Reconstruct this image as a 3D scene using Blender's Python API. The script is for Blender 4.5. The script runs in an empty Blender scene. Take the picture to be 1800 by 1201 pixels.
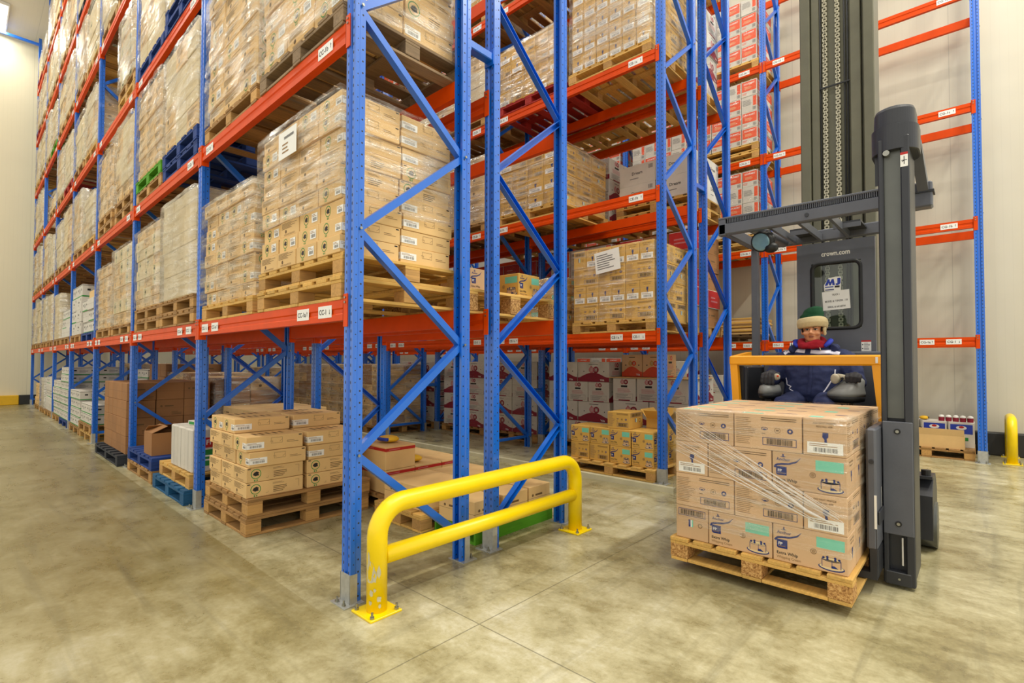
import bpy, math, random
import numpy as np
from mathutils import Vector, Matrix
from mathutils.bvhtree import BVHTree
random.seed(7)
rnd = random.Random(11)
scene = bpy.context.scene
COL = scene.collection
R = math.radians
W1, H1 = 1800, 1201

# ------------------------------------------------------------------ camera
FPX, YAW, PIT, ROL, CYO = 895.04, .8256, .0236, .0023, 15.43
CAM = Vector((-1.5418, -2.6777, 1.3949))
FW = Vector((math.sin(YAW)*math.cos(PIT), math.cos(YAW)*math.cos(PIT), math.sin(PIT)))
_r = Vector((math.cos(YAW), -math.sin(YAW), 0)); _u = _r.cross(FW)
RT = _r*math.cos(ROL)+_u*math.sin(ROL); UP = -_r*math.sin(ROL)+_u*math.cos(ROL)
cam = bpy.data.cameras.new('camera'); cam_o = bpy.data.objects.new('camera', cam); COL.objects.link(cam_o)
m = Matrix((RT, UP, -FW)).transposed().to_4x4(); m.translation = CAM
cam_o.matrix_world = m
cam.sensor_fit = 'HORIZONTAL'; cam.sensor_width = 36; cam.lens = FPX/W1*36; cam.shift_y = CYO/W1
cam.clip_start = .05; cam.clip_end = 200
scene.camera = cam_o
def proj(p):
    d = Vector(p)-CAM; z = d.dot(FW)
    if z < .05: return None
    return (900+FPX*d.dot(RT)/z, 600.5+CYO-FPX*d.dot(UP)/z)
def inframe(x0, x1, y0, y1, z0, z1, mg=190):
    ps = [proj((x, y, z)) for x in (x0, x1) for y in (y0, y1) for z in (z0, z1)]
    ps2 = [p for p in ps if p]
    if not ps2: return False
    if len(ps2) < 8: return True
    xs = [p[0] for p in ps2]; ys = [p[1] for p in ps2]
    return max(xs) > -mg and min(xs) < W1+mg and max(ys) > -mg and min(ys) < H1+mg

# ------------------------------------------------------------------ materials
def srgb(r, g, b):
    f = lambda c: (c/255/12.92) if c/255 <= .04045 else ((c/255+.055)/1.055)**2.4
    return (f(r), f(g), f(b), 1)
MAT = {}
class NT:
    def __init__(s, name):
        s.m = bpy.data.materials.new(name); s.m.use_nodes = True; s.t = s.m.node_tree; s.t.nodes.clear()
        s.out = s.t.nodes.new('ShaderNodeOutputMaterial'); MAT[name] = s.m
    def n(s, typ, **k):
        nd = s.t.nodes.new('ShaderNode'+typ)
        for a, b in k.items():
            if a.startswith('i_'):
                key = a[2:]; key = int(key) if key.isdigit() else key.replace('_', ' ')
                s.put(nd.inputs[key], b)
            else: setattr(nd, a, b)
        return nd
    def put(s, sock, b):
        if isinstance(b, bpy.types.NodeSocket): s.t.links.new(b, sock)
        else: sock.default_value = b
    def math(s, op, a, b=0., c=0.):
        nd = s.t.nodes.new('ShaderNodeMath'); nd.operation = op
        for i, x in enumerate((a, b, c)): s.put(nd.inputs[i], x)
        return nd.outputs[0]
    def mix(s, f, a, b, blend='MIX'):
        nd = s.t.nodes.new('ShaderNodeMix'); nd.data_type = 'RGBA'; nd.blend_type = blend
        s.put(nd.inputs[0], f); s.put(nd.inputs[6], a); s.put(nd.inputs[7], b); return nd.outputs[2]
    def ramp(s, f, stops):
        nd = s.t.nodes.new('ShaderNodeValToRGB'); s.put(nd.inputs[0], f)
        el = nd.color_ramp.elements
        while len(el) < len(stops): el.new(.5)
        for e, (p, c) in zip(el, stops): e.position = p; e.color = c if len(c) == 4 else (*c, 1)
        return nd.outputs[0]
    def coord(s, kind='Object'): return s.n('TexCoord').outputs[kind]
    def mapv(s, v, scale=(1, 1, 1), rot=(0, 0, 0), loc=(0, 0, 0)):
        return s.n('Mapping', i_Vector=v, i_Scale=scale, i_Rotation=rot, i_Location=loc).outputs[0]
    def noise(s, v, scale, detail=3, rough=.55, dist=0.):
        return s.n('TexNoise', i_Vector=v, i_Scale=scale, i_Detail=detail, i_Roughness=rough, i_Distortion=dist).outputs[0]
    def bsdf(s, color, rough=.5, metal=0., normal=None, **k):
        b = s.n('BsdfPrincipled'); s.put(b.inputs['Base Color'], color); s.put(b.inputs['Roughness'], rough); s.put(b.inputs['Metallic'], metal)
        if normal is not None: s.put(b.inputs['Normal'], normal)
        for a, v in k.items(): s.put(b.inputs[a.replace('_', ' ')], v)
        return b.outputs[0]
    def done(s, sh): s.t.links.new(sh, s.out.inputs[0]); return s.m
    def bump(s, h, st=.3, d=.01): return s.n('Bump', i_Height=h, i_Strength=st, i_Distance=d).outputs[0]
def plain(name, rgb, rough=.5, metal=0., var=.06, scale=14, bump=0., **k):
    n = NT(name); c = srgb(*rgb); v = n.coord(); f = n.noise(v, scale, 4)
    d = tuple(x*(1-var*2) for x in c[:3])+(1,); l = tuple(min(1, x*(1+var*2)) for x in c[:3])+(1,)
    col = n.mix(f, d, l)
    nm = n.bump(n.noise(v, scale*8, 3), bump, .004) if bump else None
    return n.done(n.bsdf(col, rough, metal, nm, **k))
def holes(name, rgb):
    # painted steel upright with punched holes (object space: x depth, y face width, z height)
    n = NT(name); tc = n.n('TexCoord'); sp = n.n('SeparateXYZ', i_0=tc.outputs['Object']); x, y, z = sp.outputs
    ns = n.n('SeparateXYZ', i_0=tc.outputs['Normal'])
    def cell(pitch, off=0.): return n.math('SUBTRACT', n.math('MODULO', n.math('ADD', z, off+pitch*4), pitch), pitch/2)
    def dot(a, a0, pitch, r, st=1., off=0.):
        da = n.math('SUBTRACT', a, a0); dz = n.math('DIVIDE', cell(pitch, off), st)
        return n.math('LESS_THAN', n.math('ADD', n.math('MULTIPLY', da, da), n.math('MULTIPLY', dz, dz)), r*r)
    side = n.math('GREATER_THAN', n.math('ABSOLUTE', ns.outputs[1]), .8)
    front = n.math('LESS_THAN', ns.outputs[0], -.8)
    m1 = n.math('MULTIPLY', n.math('MAXIMUM', dot(x, .052, .07, .0058), dot(x, .017, .07, .0038, 1, .02)), side)
    m2 = n.math('MULTIPLY', n.math('MAXIMUM', dot(y, .022, .05, .0048, 2.2), dot(y, .078, .05, .0048, 2.2)), front)
    m = n.math('MAXIMUM', m1, m2)
    c = srgb(*rgb); f = n.noise(n.mapv(tc.outputs['Object'], (12, 12, 1.5)), 3, 3)
    base = n.mix(f, tuple(v*.85 for v in c[:3])+(1,), tuple(min(1, v*1.15) for v in c[:3])+(1,))
    return n.done(n.bsdf(n.mix(m, base, (.004, .006, .015, 1)), n.math('ADD', n.math('MULTIPLY', m, .5), .28), Specular_IOR_Level=1.0))
BLUE = (8, 104, 214)
holes('blue_punched_steel', BLUE)
plain('blue_paint', BLUE, .30, 0, .06, 6, Specular_IOR_Level=.9)
plain('orange_paint', (224, 74, 0), .42, 0, .08, 7, Specular_IOR_Level=.18)
plain('yellow_paint', (248, 214, 4), .3, 0, .04, 8)
plain('amber_paint', (250, 168, 8), .38, 0, .03, 6)
plain('galvanised', (188, 190, 188), .38, .55, .12, 40)
plain('bolt_steel', (160, 160, 150), .35, .9, .1, 60)
plain('truck_grey', (92, 95, 104), .42, 0, .07, 10, .1)
plain('truck_dark', (46, 48, 54), .4, 0, .1, 8, .1)
plain('mast_steel', (100, 98, 80), .4, .25, .12, 5)
plain('rail_worn', (98, 100, 96), .35, .5, .2, 3)
plain('black_plastic', (22, 23, 25), .5, 0, .1, 20, .15)
plain('chain_steel', (190, 184, 160), .35, .6, .15, 60)
plain('console_grey', (132, 134, 132), .42, 0, .05, 20)
plain('console_beige', (190, 182, 160), .5, 0, .05, 20)
plain('white_plastic', (236, 234, 226), .45, 0, .03, 20)
plain('white_paper', (244, 243, 238), .6, 0, .02, 20)
plain('ink_black', (32, 28, 26), .6, 0, .05, 30)
plain('ink_grey', (120, 118, 116), .6, 0, .05, 30)
plain('ink_navy', (22, 42, 112), .6, 0, .06, 30)
plain('ink_brown', (112, 84, 48), .7, 0, .08, 30)
plain('ink_faint', (158, 124, 84), .8, 0, .05, 30)
plain('ink_green', (46, 140, 62), .7, 0, .08, 30)
plain('ink_mint', (120, 205, 178), .6, 0, .05, 20)
plain('ink_maroon', (140, 18, 44), .6, 0, .08, 20)
plain('ink_pink', (196, 120, 124), .6, 0, .08, 20)
plain('ink_orange', (232, 84, 40), .55, 0, .06, 20)
plain('ink_red', (190, 34, 28), .55, 0, .06, 20)
plain('ink_blue', (36, 62, 170), .5, 0, .06, 20)
plain('ink_white', (240, 238, 232), .6, 0, .03, 20)
def card(name, rgb, var=.16):
    n = NT(name); c = srgb(*rgb); v = n.coord(); oi = n.n('ObjectInfo')
    f = n.noise(v, 5, 5, .6); g = n.noise(n.mapv(v, (1, 1, 90)), 3, 2)
    k = n.math('ADD', n.math('MULTIPLY', f, .24), n.math('ADD', n.math('MULTIPLY', oi.outputs['Random'], var), .80))
    col = n.mix(1., c, n.n('CombineColor', i_0=k, i_1=k, i_2=k).outputs[0], 'MULTIPLY')
    return n.done(n.bsdf(col, .72, 0, n.bump(g, .12, .003)))
card('cardboard', (226, 188, 128)); card('cardboard_golden', (216, 170, 82)); card('cardboard_pinkish', (210, 174, 134))
card('cardboard_brown', (160, 112, 66)); card('cardboard_white', (216, 210, 198), .1); card('cardboard_cream', (226, 205, 160), .12)
card('cardboard_peach', (240, 200, 150), .06); card('cardboard_inside', (180, 138, 84), .1)
def wood(name, rgb, dark=.55, gr=1.):
    n = NT(name); c = srgb(*rgb); v = n.coord(); oi = n.n('ObjectInfo')
    vv = n.n('VectorMath', operation='ADD', i_0=v, i_1=n.n('CombineXYZ', i_0=n.math('MULTIPLY', oi.outputs['Random'], 9), i_1=n.math('MULTIPLY', oi.outputs['Random'], 5)).outputs[0]).outputs[0]
    g = n.noise(n.mapv(vv, (3, 40, 40)), 1.6, 5, .6, .5); b = n.noise(vv, 2.3, 4)
    f = n.math('ADD', n.math('MULTIPLY', g, .6*gr), n.math('MULTIPLY', b, .5))
    d = tuple(x*dark for x in c[:3])+(1,)
    k = n.math('ADD', n.math('MULTIPLY', oi.outputs['Random'], .3), .82)
    col = n.mix(1., n.ramp(f, [(.3, d), (.62, c[:3])]), n.n('CombineColor', i_0=k, i_1=k, i_2=k).outputs[0], 'MULTIPLY')
    return n.done(n.bsdf(col, .75, 0, n.bump(g, .25, .004)))
wood('pine_new', (224, 178, 96)); wood('pine_worn', (178, 134, 78), .45); wood('pine_grey', (150, 124, 92), .4); wood('pine_block', (206, 158, 92), .5)
wood('blue_wood', (24, 62, 136), .5); wood('teal_wood', (22, 92, 138), .5); wood('red_wood', (176, 40, 30), .5); wood('dark_wood', (44, 48, 56), .6); wood('green_wood', (86, 160, 20), .75)
def chip(name):
    n = NT(name); v = n.coord(); f = n.noise(v, 90, 4, .7)
    return n.done(n.bsdf(n.ramp(f, [(.35, srgb(120, 78, 36)), (.5, srgb(190, 140, 80)), (.65, srgb(226, 186, 122))]), .85, 0, n.bump(f, .5, .004)))
chip('chipboard')
def film(name, base, amt, sc, rot=(0, 0, 0), thr=.5):
    n = NT(name); g = n.n('NewGeometry').outputs['Position']
    v = n.mapv(g, sc, rot); a = n.noise(v, 1.6, 5, .62, .35); b = n.noise(g, 2.2, 3)
    wr = n.noise(n.mapv(g, (sc[0]*.5, sc[1]*.5, sc[2]*.6), (rot[0]+.5, rot[1], rot[2])), 2.4, 4, .6, .8)
    st = n.ramp(n.math('ADD', n.math('MULTIPLY', a, .72), n.math('MULTIPLY', b, .30)), [(thr-.06, (0, 0, 0)), (thr+.14, (1, 1, 1))])
    fac = n.math('ADD', n.math('MULTIPLY', st, amt), base)
    nm = n.bump(n.math('ADD', a, n.math('MULTIPLY', wr, .8)), .9, .03)
    sh = n.bsdf((.80, .74, .60, 1), .24, 0, nm, Specular_IOR_Level=.8)
    gl = n.n('BsdfGlossy', i_Color=(1, 1, 1, 1), i_Roughness=.12, i_Normal=nm).outputs[0]
    sh2 = n.n('MixShader', i_0=.25, i_1=sh, i_2=gl).outputs[0]
    tr = n.n('BsdfTransparent').outputs[0]
    return n.done(n.n('MixShader', i_0=fac, i_1=tr, i_2=sh2).outputs[0])
film('film_clear', .06, .55, (1.2, 1.2, 14), (.25, .12, 0), .52)
film('film_heavy', .10, .46, (1.3, 1.3, 11), (.45, .3, 0), .50)
film('film_milky', .22, .44, (1.3, 1.3, 9), (.5, .35, 0), .48)
film('film_fork', .04, .34, (1.2, 1.2, 18), (.2, .35, 0), .55)
film('film_light', .03, .22, (1.4, 1.4, 22), (.1, .05, 0), .60)
def film_strand():
    n = NT('film_strand'); a = n.noise(n.coord(), 30, 3)
    sh = n.bsdf((.95, .93, .9, 1), .18); tr = n.n('BsdfTransparent').outputs[0]
    return n.done(n.n('MixShader', i_0=n.math('ADD', n.math('MULTIPLY', a, .5), .2), i_1=tr, i_2=sh).outputs[0])
film_strand()
def glass():
    n = NT('window_glass'); tr = n.n('BsdfTransparent', i_Color=(.86, .9, .88, 1)).outputs[0]; gl = n.n('BsdfGlossy', i_Roughness=.05).outputs[0]
    return n.done(n.n('MixShader', i_0=.045, i_1=tr, i_2=gl).outputs[0])
glass()
def concrete():
    n = NT('concrete_floor'); g = n.n('NewGeometry').outputs['Position']; sp = n.n('SeparateXYZ', i_0=g)
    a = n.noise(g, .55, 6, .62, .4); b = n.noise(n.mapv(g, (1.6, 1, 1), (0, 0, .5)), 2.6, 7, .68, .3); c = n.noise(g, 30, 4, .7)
    drag = n.noise(n.mapv(g, (.5, 7, 1)), 1.1, 5, .6, .6)          # tyre drag marks across the cross aisle
    drag2 = n.noise(n.mapv(g, (7, .35, 1)), 1.1, 5, .6, .6)        # and along the wide aisle
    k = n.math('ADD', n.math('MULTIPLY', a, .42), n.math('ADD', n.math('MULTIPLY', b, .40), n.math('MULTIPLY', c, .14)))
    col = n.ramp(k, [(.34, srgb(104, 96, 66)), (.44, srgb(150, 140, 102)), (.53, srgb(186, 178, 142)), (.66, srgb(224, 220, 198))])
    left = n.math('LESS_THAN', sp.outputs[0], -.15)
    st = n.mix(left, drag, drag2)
    near_fade = n.ramp(n.math('ADD', n.math('MULTIPLY', sp.outputs[1], .12), .55), [(.40, (1, 1, 1)), (.75, (0, 0, 0))])
    aisle_dim = n.math('MULTIPLY', n.math('MAXIMUM', n.math('MULTIPLY', left, n.math('SUBTRACT', 1., near_fade)), 0.), .55)  # left aisle darkened in the floor colour for the light falling off there
    col = n.mix(aisle_dim, col, srgb(122, 106, 50))
    col = n.mix(n.math('MULTIPLY', n.ramp(st, [(.52, (0, 0, 0)), (.72, (1, 1, 1))]), .38), col, srgb(92, 88, 66))
    def line(ax, p, w): return n.math('LESS_THAN', n.math('ABSOLUTE', n.math('SUBTRACT', ax, p)), w)
    ln = None
    for ax, p in ((1, -.69), (0, .36), (1, 5.6), (1, 11.2), (0, 4.2), (0, 7.1), (1, -5.5)):
        l = line(sp.outputs[ax], p, .004); ln = l if ln is None else n.math('MAXIMUM', ln, l)
    col = n.mix(n.math('MULTIPLY', ln, .55), col, srgb(80, 76, 62))
    rg = n.math('ADD', n.math('MULTIPLY', b, .34), .13)
    return n.done(n.bsdf(col, rg, 0, n.bump(n.math('ADD', c, b), .12, .004), Specular_IOR_Level=.4))
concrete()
def panel(name, rgb, ax):
    n = NT(name); g = n.n('NewGeometry').outputs['Position']; sp = n.n('SeparateXYZ', i_0=g); a = sp.outputs[ax]
    m1 = n.math('LESS_THAN', n.math('ABSOLUTE', n.math('SUBTRACT', n.math('MODULO', n.math('ADD', a, 50), .1), .05)), .0035)
    m2 = n.math('LESS_THAN', n.math('ABSOLUTE', n.math('SUBTRACT', n.math('MODULO', n.math('ADD', a, 50), 1.15), .5)), .006)
    f = n.noise(g, .8, 4); c = srgb(*rgb); d = tuple(x*.9 for x in c[:3])+(1,)
    col = n.mix(f, d, c); col = n.mix(n.math('ADD', n.math('MULTIPLY', m1, .08), n.math('MULTIPLY', m2, .35)), col, tuple(x*.55 for x in c[:3])+(1,))
    return n.done(n.bsdf(col, .45))
panel('wall_panel_right', (214, 207, 186), 1); panel('wall_panel_end', (238, 230, 200), 0); panel('ceiling_panel', (236, 230, 214), 0)
def emit(name, col, st):
    n = NT(name); return n.done(n.n('Emission', i_Color=col, i_Strength=st).outputs[0])
emit('lamp_tube', (1, .98, .93, 1), 6)
plain('kerb_black', (40, 40, 38), .6); plain('kerb_yellow', (236, 186, 30), .55); plain('kerb_concrete', (196, 190, 160), .7, 0, .1, 6)
plain('skin', (216, 152, 110), .5, 0, .05, 18); plain('lip', (150, 88, 74), .5); plain('eye_white', (225, 215, 205), .3); plain('eye_dark', (24, 16, 12), .25); plain('hair_black', (20, 17, 16), .6)
plain('navy_cloth', (34, 44, 86), .8, 0, .14, 9, .25); plain('royal_lining', (40, 62, 190), .7, 0, .08, 10); plain('red_scarf', (160, 14, 36), .9, 0, .1, 40, .4)
plain('green_knit', (18, 74, 44), .95, 0, .16, 60, .6); plain('fleece', (216, 196, 150), .95, 0, .07, 50, .6); plain('glove_grey', (58, 58, 62), .85, 0, .12, 30, .4)
plain('reflective', (236, 234, 250), .3, 0, .02, 20); plain('lamp_lens', (128, 168, 184), .12, .2, .08, 30)

# ------------------------------------------------------------------ mesh builder
TXT = {}
def text_geo(s, bold=0.):
    key = (s, bold)
    if key not in TXT:
        cu = bpy.data.curves.new('t', 'FONT'); cu.body = s; cu.size = 1; cu.resolution_u = 2; cu.offset = bold
        o = bpy.data.objects.new('t', cu); COL.objects.link(o)
        dg = bpy.context.evaluated_depsgraph_get(); me = bpy.data.meshes.new_from_object(o.evaluated_get(dg))
        vs = [(v.co.x, v.co.y) for v in me.vertices]; fs = [tuple(p.vertices) for p in me.polygons]
        w = max((v[0] for v in vs), default=1)
        bpy.data.objects.remove(o); bpy.data.curves.remove(cu); bpy.data.meshes.remove(me)
        TXT[key] = (vs, fs, w)
    return TXT[key]
class MB:
    def __init__(s): s.v = []; s.f = []; s.m = []; s.ms = []; s.nb = None; s.sm = False
    def mi(s, m):
        if m not in s.ms: s.ms.append(m)
        return s.ms.index(m)
    def add(s, vs, fs, m):
        o = len(s.v); s.v += [tuple(v) for v in vs]; i = s.mi(m)
        for f in fs: s.f.append(tuple(o+k for k in f)); s.m.append(i)
        return s
    def box(s, x0, x1, y0, y1, z0, z1, m, c=0.):
        if x0 > x1: x0, x1 = x1, x0
        if y0 > y1: y0, y1 = y1, y0
        if z0 > z1: z0, z1 = z1, z0
        if not c:
            return s.add([(x0, y0, z0), (x1, y0, z0), (x1, y1, z0), (x0, y1, z0), (x0, y0, z1), (x1, y0, z1), (x1, y1, z1), (x0, y1, z1)],
                         [(0, 3, 2, 1), (4, 5, 6, 7), (0, 1, 5, 4), (1, 2, 6, 5), (2, 3, 7, 6), (3, 0, 4, 7)], m)
        vs = []; ix = {}
        for a, X in enumerate((x0, x1)):
            for b, Y in enumerate((y0, y1)):
                for d, Z in enumerate((z0, z1)):
                    sx, sy, sz = (c, -c)[a], (c, -c)[b], (c, -c)[d]
                    for k, p in enumerate(((X, Y+sy, Z+sz), (X+sx, Y, Z+sz), (X+sx, Y+sy, Z))): ix[a, b, d, k] = len(vs); vs.append(p)
        g = lambda a, b, d, k: ix[a, b, d, k]
        fs = []
        for a in (0, 1):
            q = [g(a, 0, 0, 0), g(a, 1, 0, 0), g(a, 1, 1, 0), g(a, 0, 1, 0)]; fs.append(q if a else q[::-1])
            q = [g(0, a, 0, 1), g(1, a, 0, 1), g(1, a, 1, 1), g(0, a, 1, 1)]; fs.append(q[::-1] if a else q)
            q = [g(0, 0, a, 2), g(1, 0, a, 2), g(1, 1, a, 2), g(0, 1, a, 2)]; fs.append(q if a else q[::-1])
        for a in (0, 1):
            for b in (0, 1):
                q = [g(a, b, 0, 0), g(a, b, 0, 1), g(a, b, 1, 1), g(a, b, 1, 0)]; fs.append(q if (a ^ b) else q[::-1])
                q = [g(a, 0, b, 0), g(a, 0, b, 2), g(a, 1, b, 2), g(a, 1, b, 0)]; fs.append(q if not (a ^ b) else q[::-1])
                q = [g(0, a, b, 1), g(0, a, b, 2), g(1, a, b, 2), g(1, a, b, 1)]; fs.append(q if (a ^ b) else q[::-1])
                for d in (0, 1):
                    q = [g(a, b, d, 0), g(a, b, d, 1), g(a, b, d, 2)]; fs.append(q if (a+b+d) % 2 else q[::-1])
        return s.add(vs, fs, m)
    def obox(s, c, ax, ay, az, m):      # oriented box: centre and three half-axis vectors
        c, ax, ay, az = map(Vector, (c, ax, ay, az))
        vs = [c+ax*i+ay*j+az*k for k in (-1, 1) for j in (-1, 1) for i in (-1, 1)]
        return s.add(vs, [(0, 2, 3, 1), (4, 5, 7, 6), (0, 1, 5, 4), (1, 3, 7, 5), (3, 2, 6, 7), (2, 0, 4, 6)], m)
    def prism(s, pts, vec, m, tri=False):         # planar outline (3-D points) swept along vec
        n = len(pts); pts = [Vector(p) for p in pts]; vec = Vector(vec)
        vs = pts+[p+vec for p in pts]
        fs = [tuple(range(n))[::-1], tuple(range(n, 2*n))]+[(i, (i+1) % n, n+(i+1) % n, n+i) for i in range(n)]
        return s.add(vs, fs, m)
    def tube(s, path, r, m, n=10, cap=True, flat=1.):
        path = [Vector(p) for p in path]; rs = r if isinstance(r, (list, tuple)) else [r]*len(path)
        rings = []; prev = None
        for i, p in enumerate(path):
            t = (path[min(i+1, len(path)-1)]-path[max(i-1, 0)]).normalized()
            if prev is None:
                a = Vector((0, 0, 1)) if abs(t.z) < .9 else Vector((1, 0, 0)); u = (a-t*a.dot(t)).normalized()
            else: u = (prev-t*prev.dot(t)).normalized()
            prev = u; w = t.cross(u)
            rings.append([p+(u*math.cos(2*math.pi*k/n)*flat+w*math.sin(2*math.pi*k/n))*rs[i] for k in range(n)])
        return s.rings(rings, m, cap)
    def rings(s, rings, m, cap=True):
        n = len(rings[0]); vs = [v for r in rings for v in r]
        fs = [(i*n+k, i*n+(k+1) % n, (i+1)*n+(k+1) % n, (i+1)*n+k) for i in range(len(rings)-1) for k in range(n)]
        if cap: fs += [tuple(range(n))[::-1], tuple(range((len(rings)-1)*n, len(rings)*n))]
        return s.add(vs, fs, m)
    def ell(s, c, r, m, n=14, k=9, rot=None):
        c = Vector(c); M = rot or Matrix.Identity(3); rings = []
        for i in range(1, k):
            t = math.pi*i/k
            rings.append([c+M @ Vector((r[0]*math.sin(t)*math.cos(2*math.pi*j/n), r[1]*math.sin(t)*math.sin(2*math.pi*j/n), -r[2]*math.cos(t))) for j in range(n)])
        vs = [v for q in rings for v in q]+[c+M @ Vector((0, 0, -r[2])), c+M @ Vector((0, 0, r[2]))]; L = len(rings)
        fs = [(i*n+j, i*n+(j+1) % n, (i+1)*n+(j+1) % n, (i+1)*n+j) for i in range(L-1) for j in range(n)]
        fs += [(L*n, (j+1) % n, j) for j in range(n)]+[(L*n+1, (L-1)*n+j, (L-1)*n+(j+1) % n) for j in range(n)]
        return s.add(vs, fs, m)
    def cyl(s, c0, c1, r, m, n=16): return s.tube([c0, c1], r, m, n)
    def mesh(s, name):
        me = bpy.data.meshes.new(name); me.from_pydata(s.v, [], s.f)
        for k in s.ms: me.materials.append(MAT[k])
        me.polygons.foreach_set('material_index', s.m)
        if s.sm: me.polygons.foreach_set('use_smooth', [True]*len(s.f))
        me.update()
        if s.nb: me['nb'] = s.nb
        return me
    def build(s, name, parent=None, loc=None, mesh_name=None): return obj(name, s.mesh(mesh_name or name), parent, loc)
class Face:                             # a 2-D drawing surface on one face of a body: u right, v up, seen from outside
    def __init__(s, mb, o, u, v, w, h, off=.0008):
        s.mb = mb; s.u = Vector(u); s.v = Vector(v); s.n = s.u.cross(s.v); s.o = Vector(o); s.w = w; s.h = h; s.d = off; s.k = 0
    def P(s, a, b): return s.o+s.u*a+s.v*b+s.n*(s.d+s.k*.0003)
    def poly(s, pts, m): s.mb.add([s.P(a, b) for a, b in pts], [tuple(range(len(pts)))], m)
    def rect(s, a0, b0, a1, b1, m): s.poly([(a0, b0), (a1, b0), (a1, b1), (a0, b1)], m)
    def disc(s, a, b, r, m, n=16, e=1.): s.poly([(a+r*math.cos(2*math.pi*i/n), b+r*e*math.sin(2*math.pi*i/n)) for i in range(n)], m)
    def ring(s, a, b, r, t, m, n=16, e=1., t0=0, t1=1):
        for i in range(n):
            p, q = 2*math.pi*(t0+(t1-t0)*i/n), 2*math.pi*(t0+(t1-t0)*(i+1)/n)
            s.poly([(a+r*math.cos(p), b+r*e*math.sin(p)), (a+r*math.cos(q), b+r*e*math.sin(q)), (a+(r-t)*math.cos(q), b+(r-t)*e*math.sin(q)), (a+(r-t)*math.cos(p), b+(r-t)*e*math.sin(p))][::-1], m)
    def line(s, pts, w, m):
        for i in range(len(pts)-1):
            (a, b), (c, d) = pts[i], pts[i+1]; L = math.hypot(c-a, d-b) or 1; nx, ny = -(d-b)/L, (c-a)/L
            w0, w1 = (w if not isinstance(w, list) else w[i]), (w if not isinstance(w, list) else w[i+1])
            s.poly([(a-nx*w0/2, b-ny*w0/2), (c-nx*w1/2, d-ny*w1/2), (c+nx*w1/2, d+ny*w1/2), (a+nx*w0/2, b+ny*w0/2)], m)
    def frame(s, a0, b0, a1, b1, t, m):
        s.rect(a0, b0, a1, b0+t, m); s.rect(a0, b1-t, a1, b1, m); s.rect(a0, b0, a0+t, b1, m); s.rect(a1-t, b0, a1, b1, m)
    def text(s, t, a, b, h, m, ctr=False, wmax=None, bold=.016):
        vs, fs, w = text_geo(t, bold); k = h/.72
        kx = min(k, wmax/w) if wmax else k
        if ctr: a -= w*kx/2
        s.mb.add([s.P(a+x*kx, b+y*k) for x, y in vs], fs, m)
    def bars(s, a0, b0, a1, b1, m, n=16, seed=3):
        q = random.Random(seed); x = a0; u = (a1-a0)/n
        while x < a1-u*.3:
            w = u*q.choice((.25, .4, .65)); s.rect(x, b0, min(x+w, a1), b1, m); x += w+u*q.choice((.25, .4, .5))
    def greek(s, a0, b0, a1, b1, rows, m, seed=1):
        q = random.Random(seed); dh = (b1-b0)/rows
        for i in range(rows): s.rect(a0, b1-(i+.75)*dh, a0+(a1-a0)*q.uniform(.55, 1), b1-(i+.35)*dh, m)
def obj(name, me, parent=None, loc=None):
    o = bpy.data.objects.new(name, me); COL.objects.link(o)
    if parent is not None: o.parent = parent
    if loc is not None: o.location = loc
    return o
def thing(name, label, cat, loc=(0, 0, 0), rz=0., group=None):
    o = bpy.data.objects.new(name, None); COL.objects.link(o); o.location = loc; o.rotation_euler = (0, 0, rz)
    o.empty_display_size = .1
    return tag(o, label, cat, group)
def tag(o, label, cat, group=None, kind=None):
    o['label'] = label; o['category'] = cat
    if group: o['group'] = group
    o['kind'] = kind or 'thing'
    return o
def struct(name, mb, label, cat):
    o = mb.build(name); tag(o, label, cat, None, 'structure'); return o
CACHE = {}
def cached(key, fn):
    if key not in CACHE: CACHE[key] = fn()
    return CACHE[key]
CULL = []       # things (or carton parts) that may be dropped when no view of the place shows them
ORD = ['nearest', 'second', 'third', 'fourth', 'fifth', 'sixth', 'seventh', 'eighth', 'ninth', 'tenth']
ORDL = ['floor', 'first beam level', 'second beam level', 'third beam level', 'fourth beam level', 'fifth beam level', 'top beam level']
# ------------------------------------------------------------------ the hall
XW, YE, ZC = 9.32, 20.25, 11.95
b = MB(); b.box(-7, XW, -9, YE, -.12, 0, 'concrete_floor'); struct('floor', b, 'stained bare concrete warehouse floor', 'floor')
b = MB(); b.box(XW, XW+.12, -9, YE+.12, -.12, ZC, 'wall_panel_right'); struct('wall_right', b, 'cream ribbed panel wall behind the right-hand rack', 'wall')
b = MB(); b.box(-7, XW, YE, YE+.12, -.12, ZC, 'wall_panel_end'); struct('wall_end', b, 'cream panel wall at the far end of the racks', 'wall')
b = MB(); b.box(-7, XW+.12, -9, YE+.12, ZC, ZC+.12, 'ceiling_panel'); struct('ceiling', b, 'pale ribbed panel ceiling', 'ceiling')
b = MB()
x = -3.959; k = 1
while x < XW-.3:
    x2 = min(x+.62, XW-.25); b.box(x, x2, YE-.22, YE, 0, .30, ('kerb_yellow', 'kerb_black')[k % 2], .012); x = x2; k += 1
struct('trim_1', b, 'yellow and black striped kerb at the foot of the end wall', 'kerb')
b = MB(); b.box(XW-.2, XW, -8, YE-.25, 0, .34, 'kerb_black', .012); struct('trim_2', b, 'black kerb at the foot of the right wall', 'kerb')
b = MB()
b.prism([(3.62, -.25, 0), (3.70, -.25, 0), (3.69, -.25, .055), (3.63, -.25, .055)], (0, 19.8, 0), 'kerb_concrete'); struct('trim_3', b, 'low pale guide kerb on the floor before the third rack', 'kerb')
b = MB()
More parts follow.
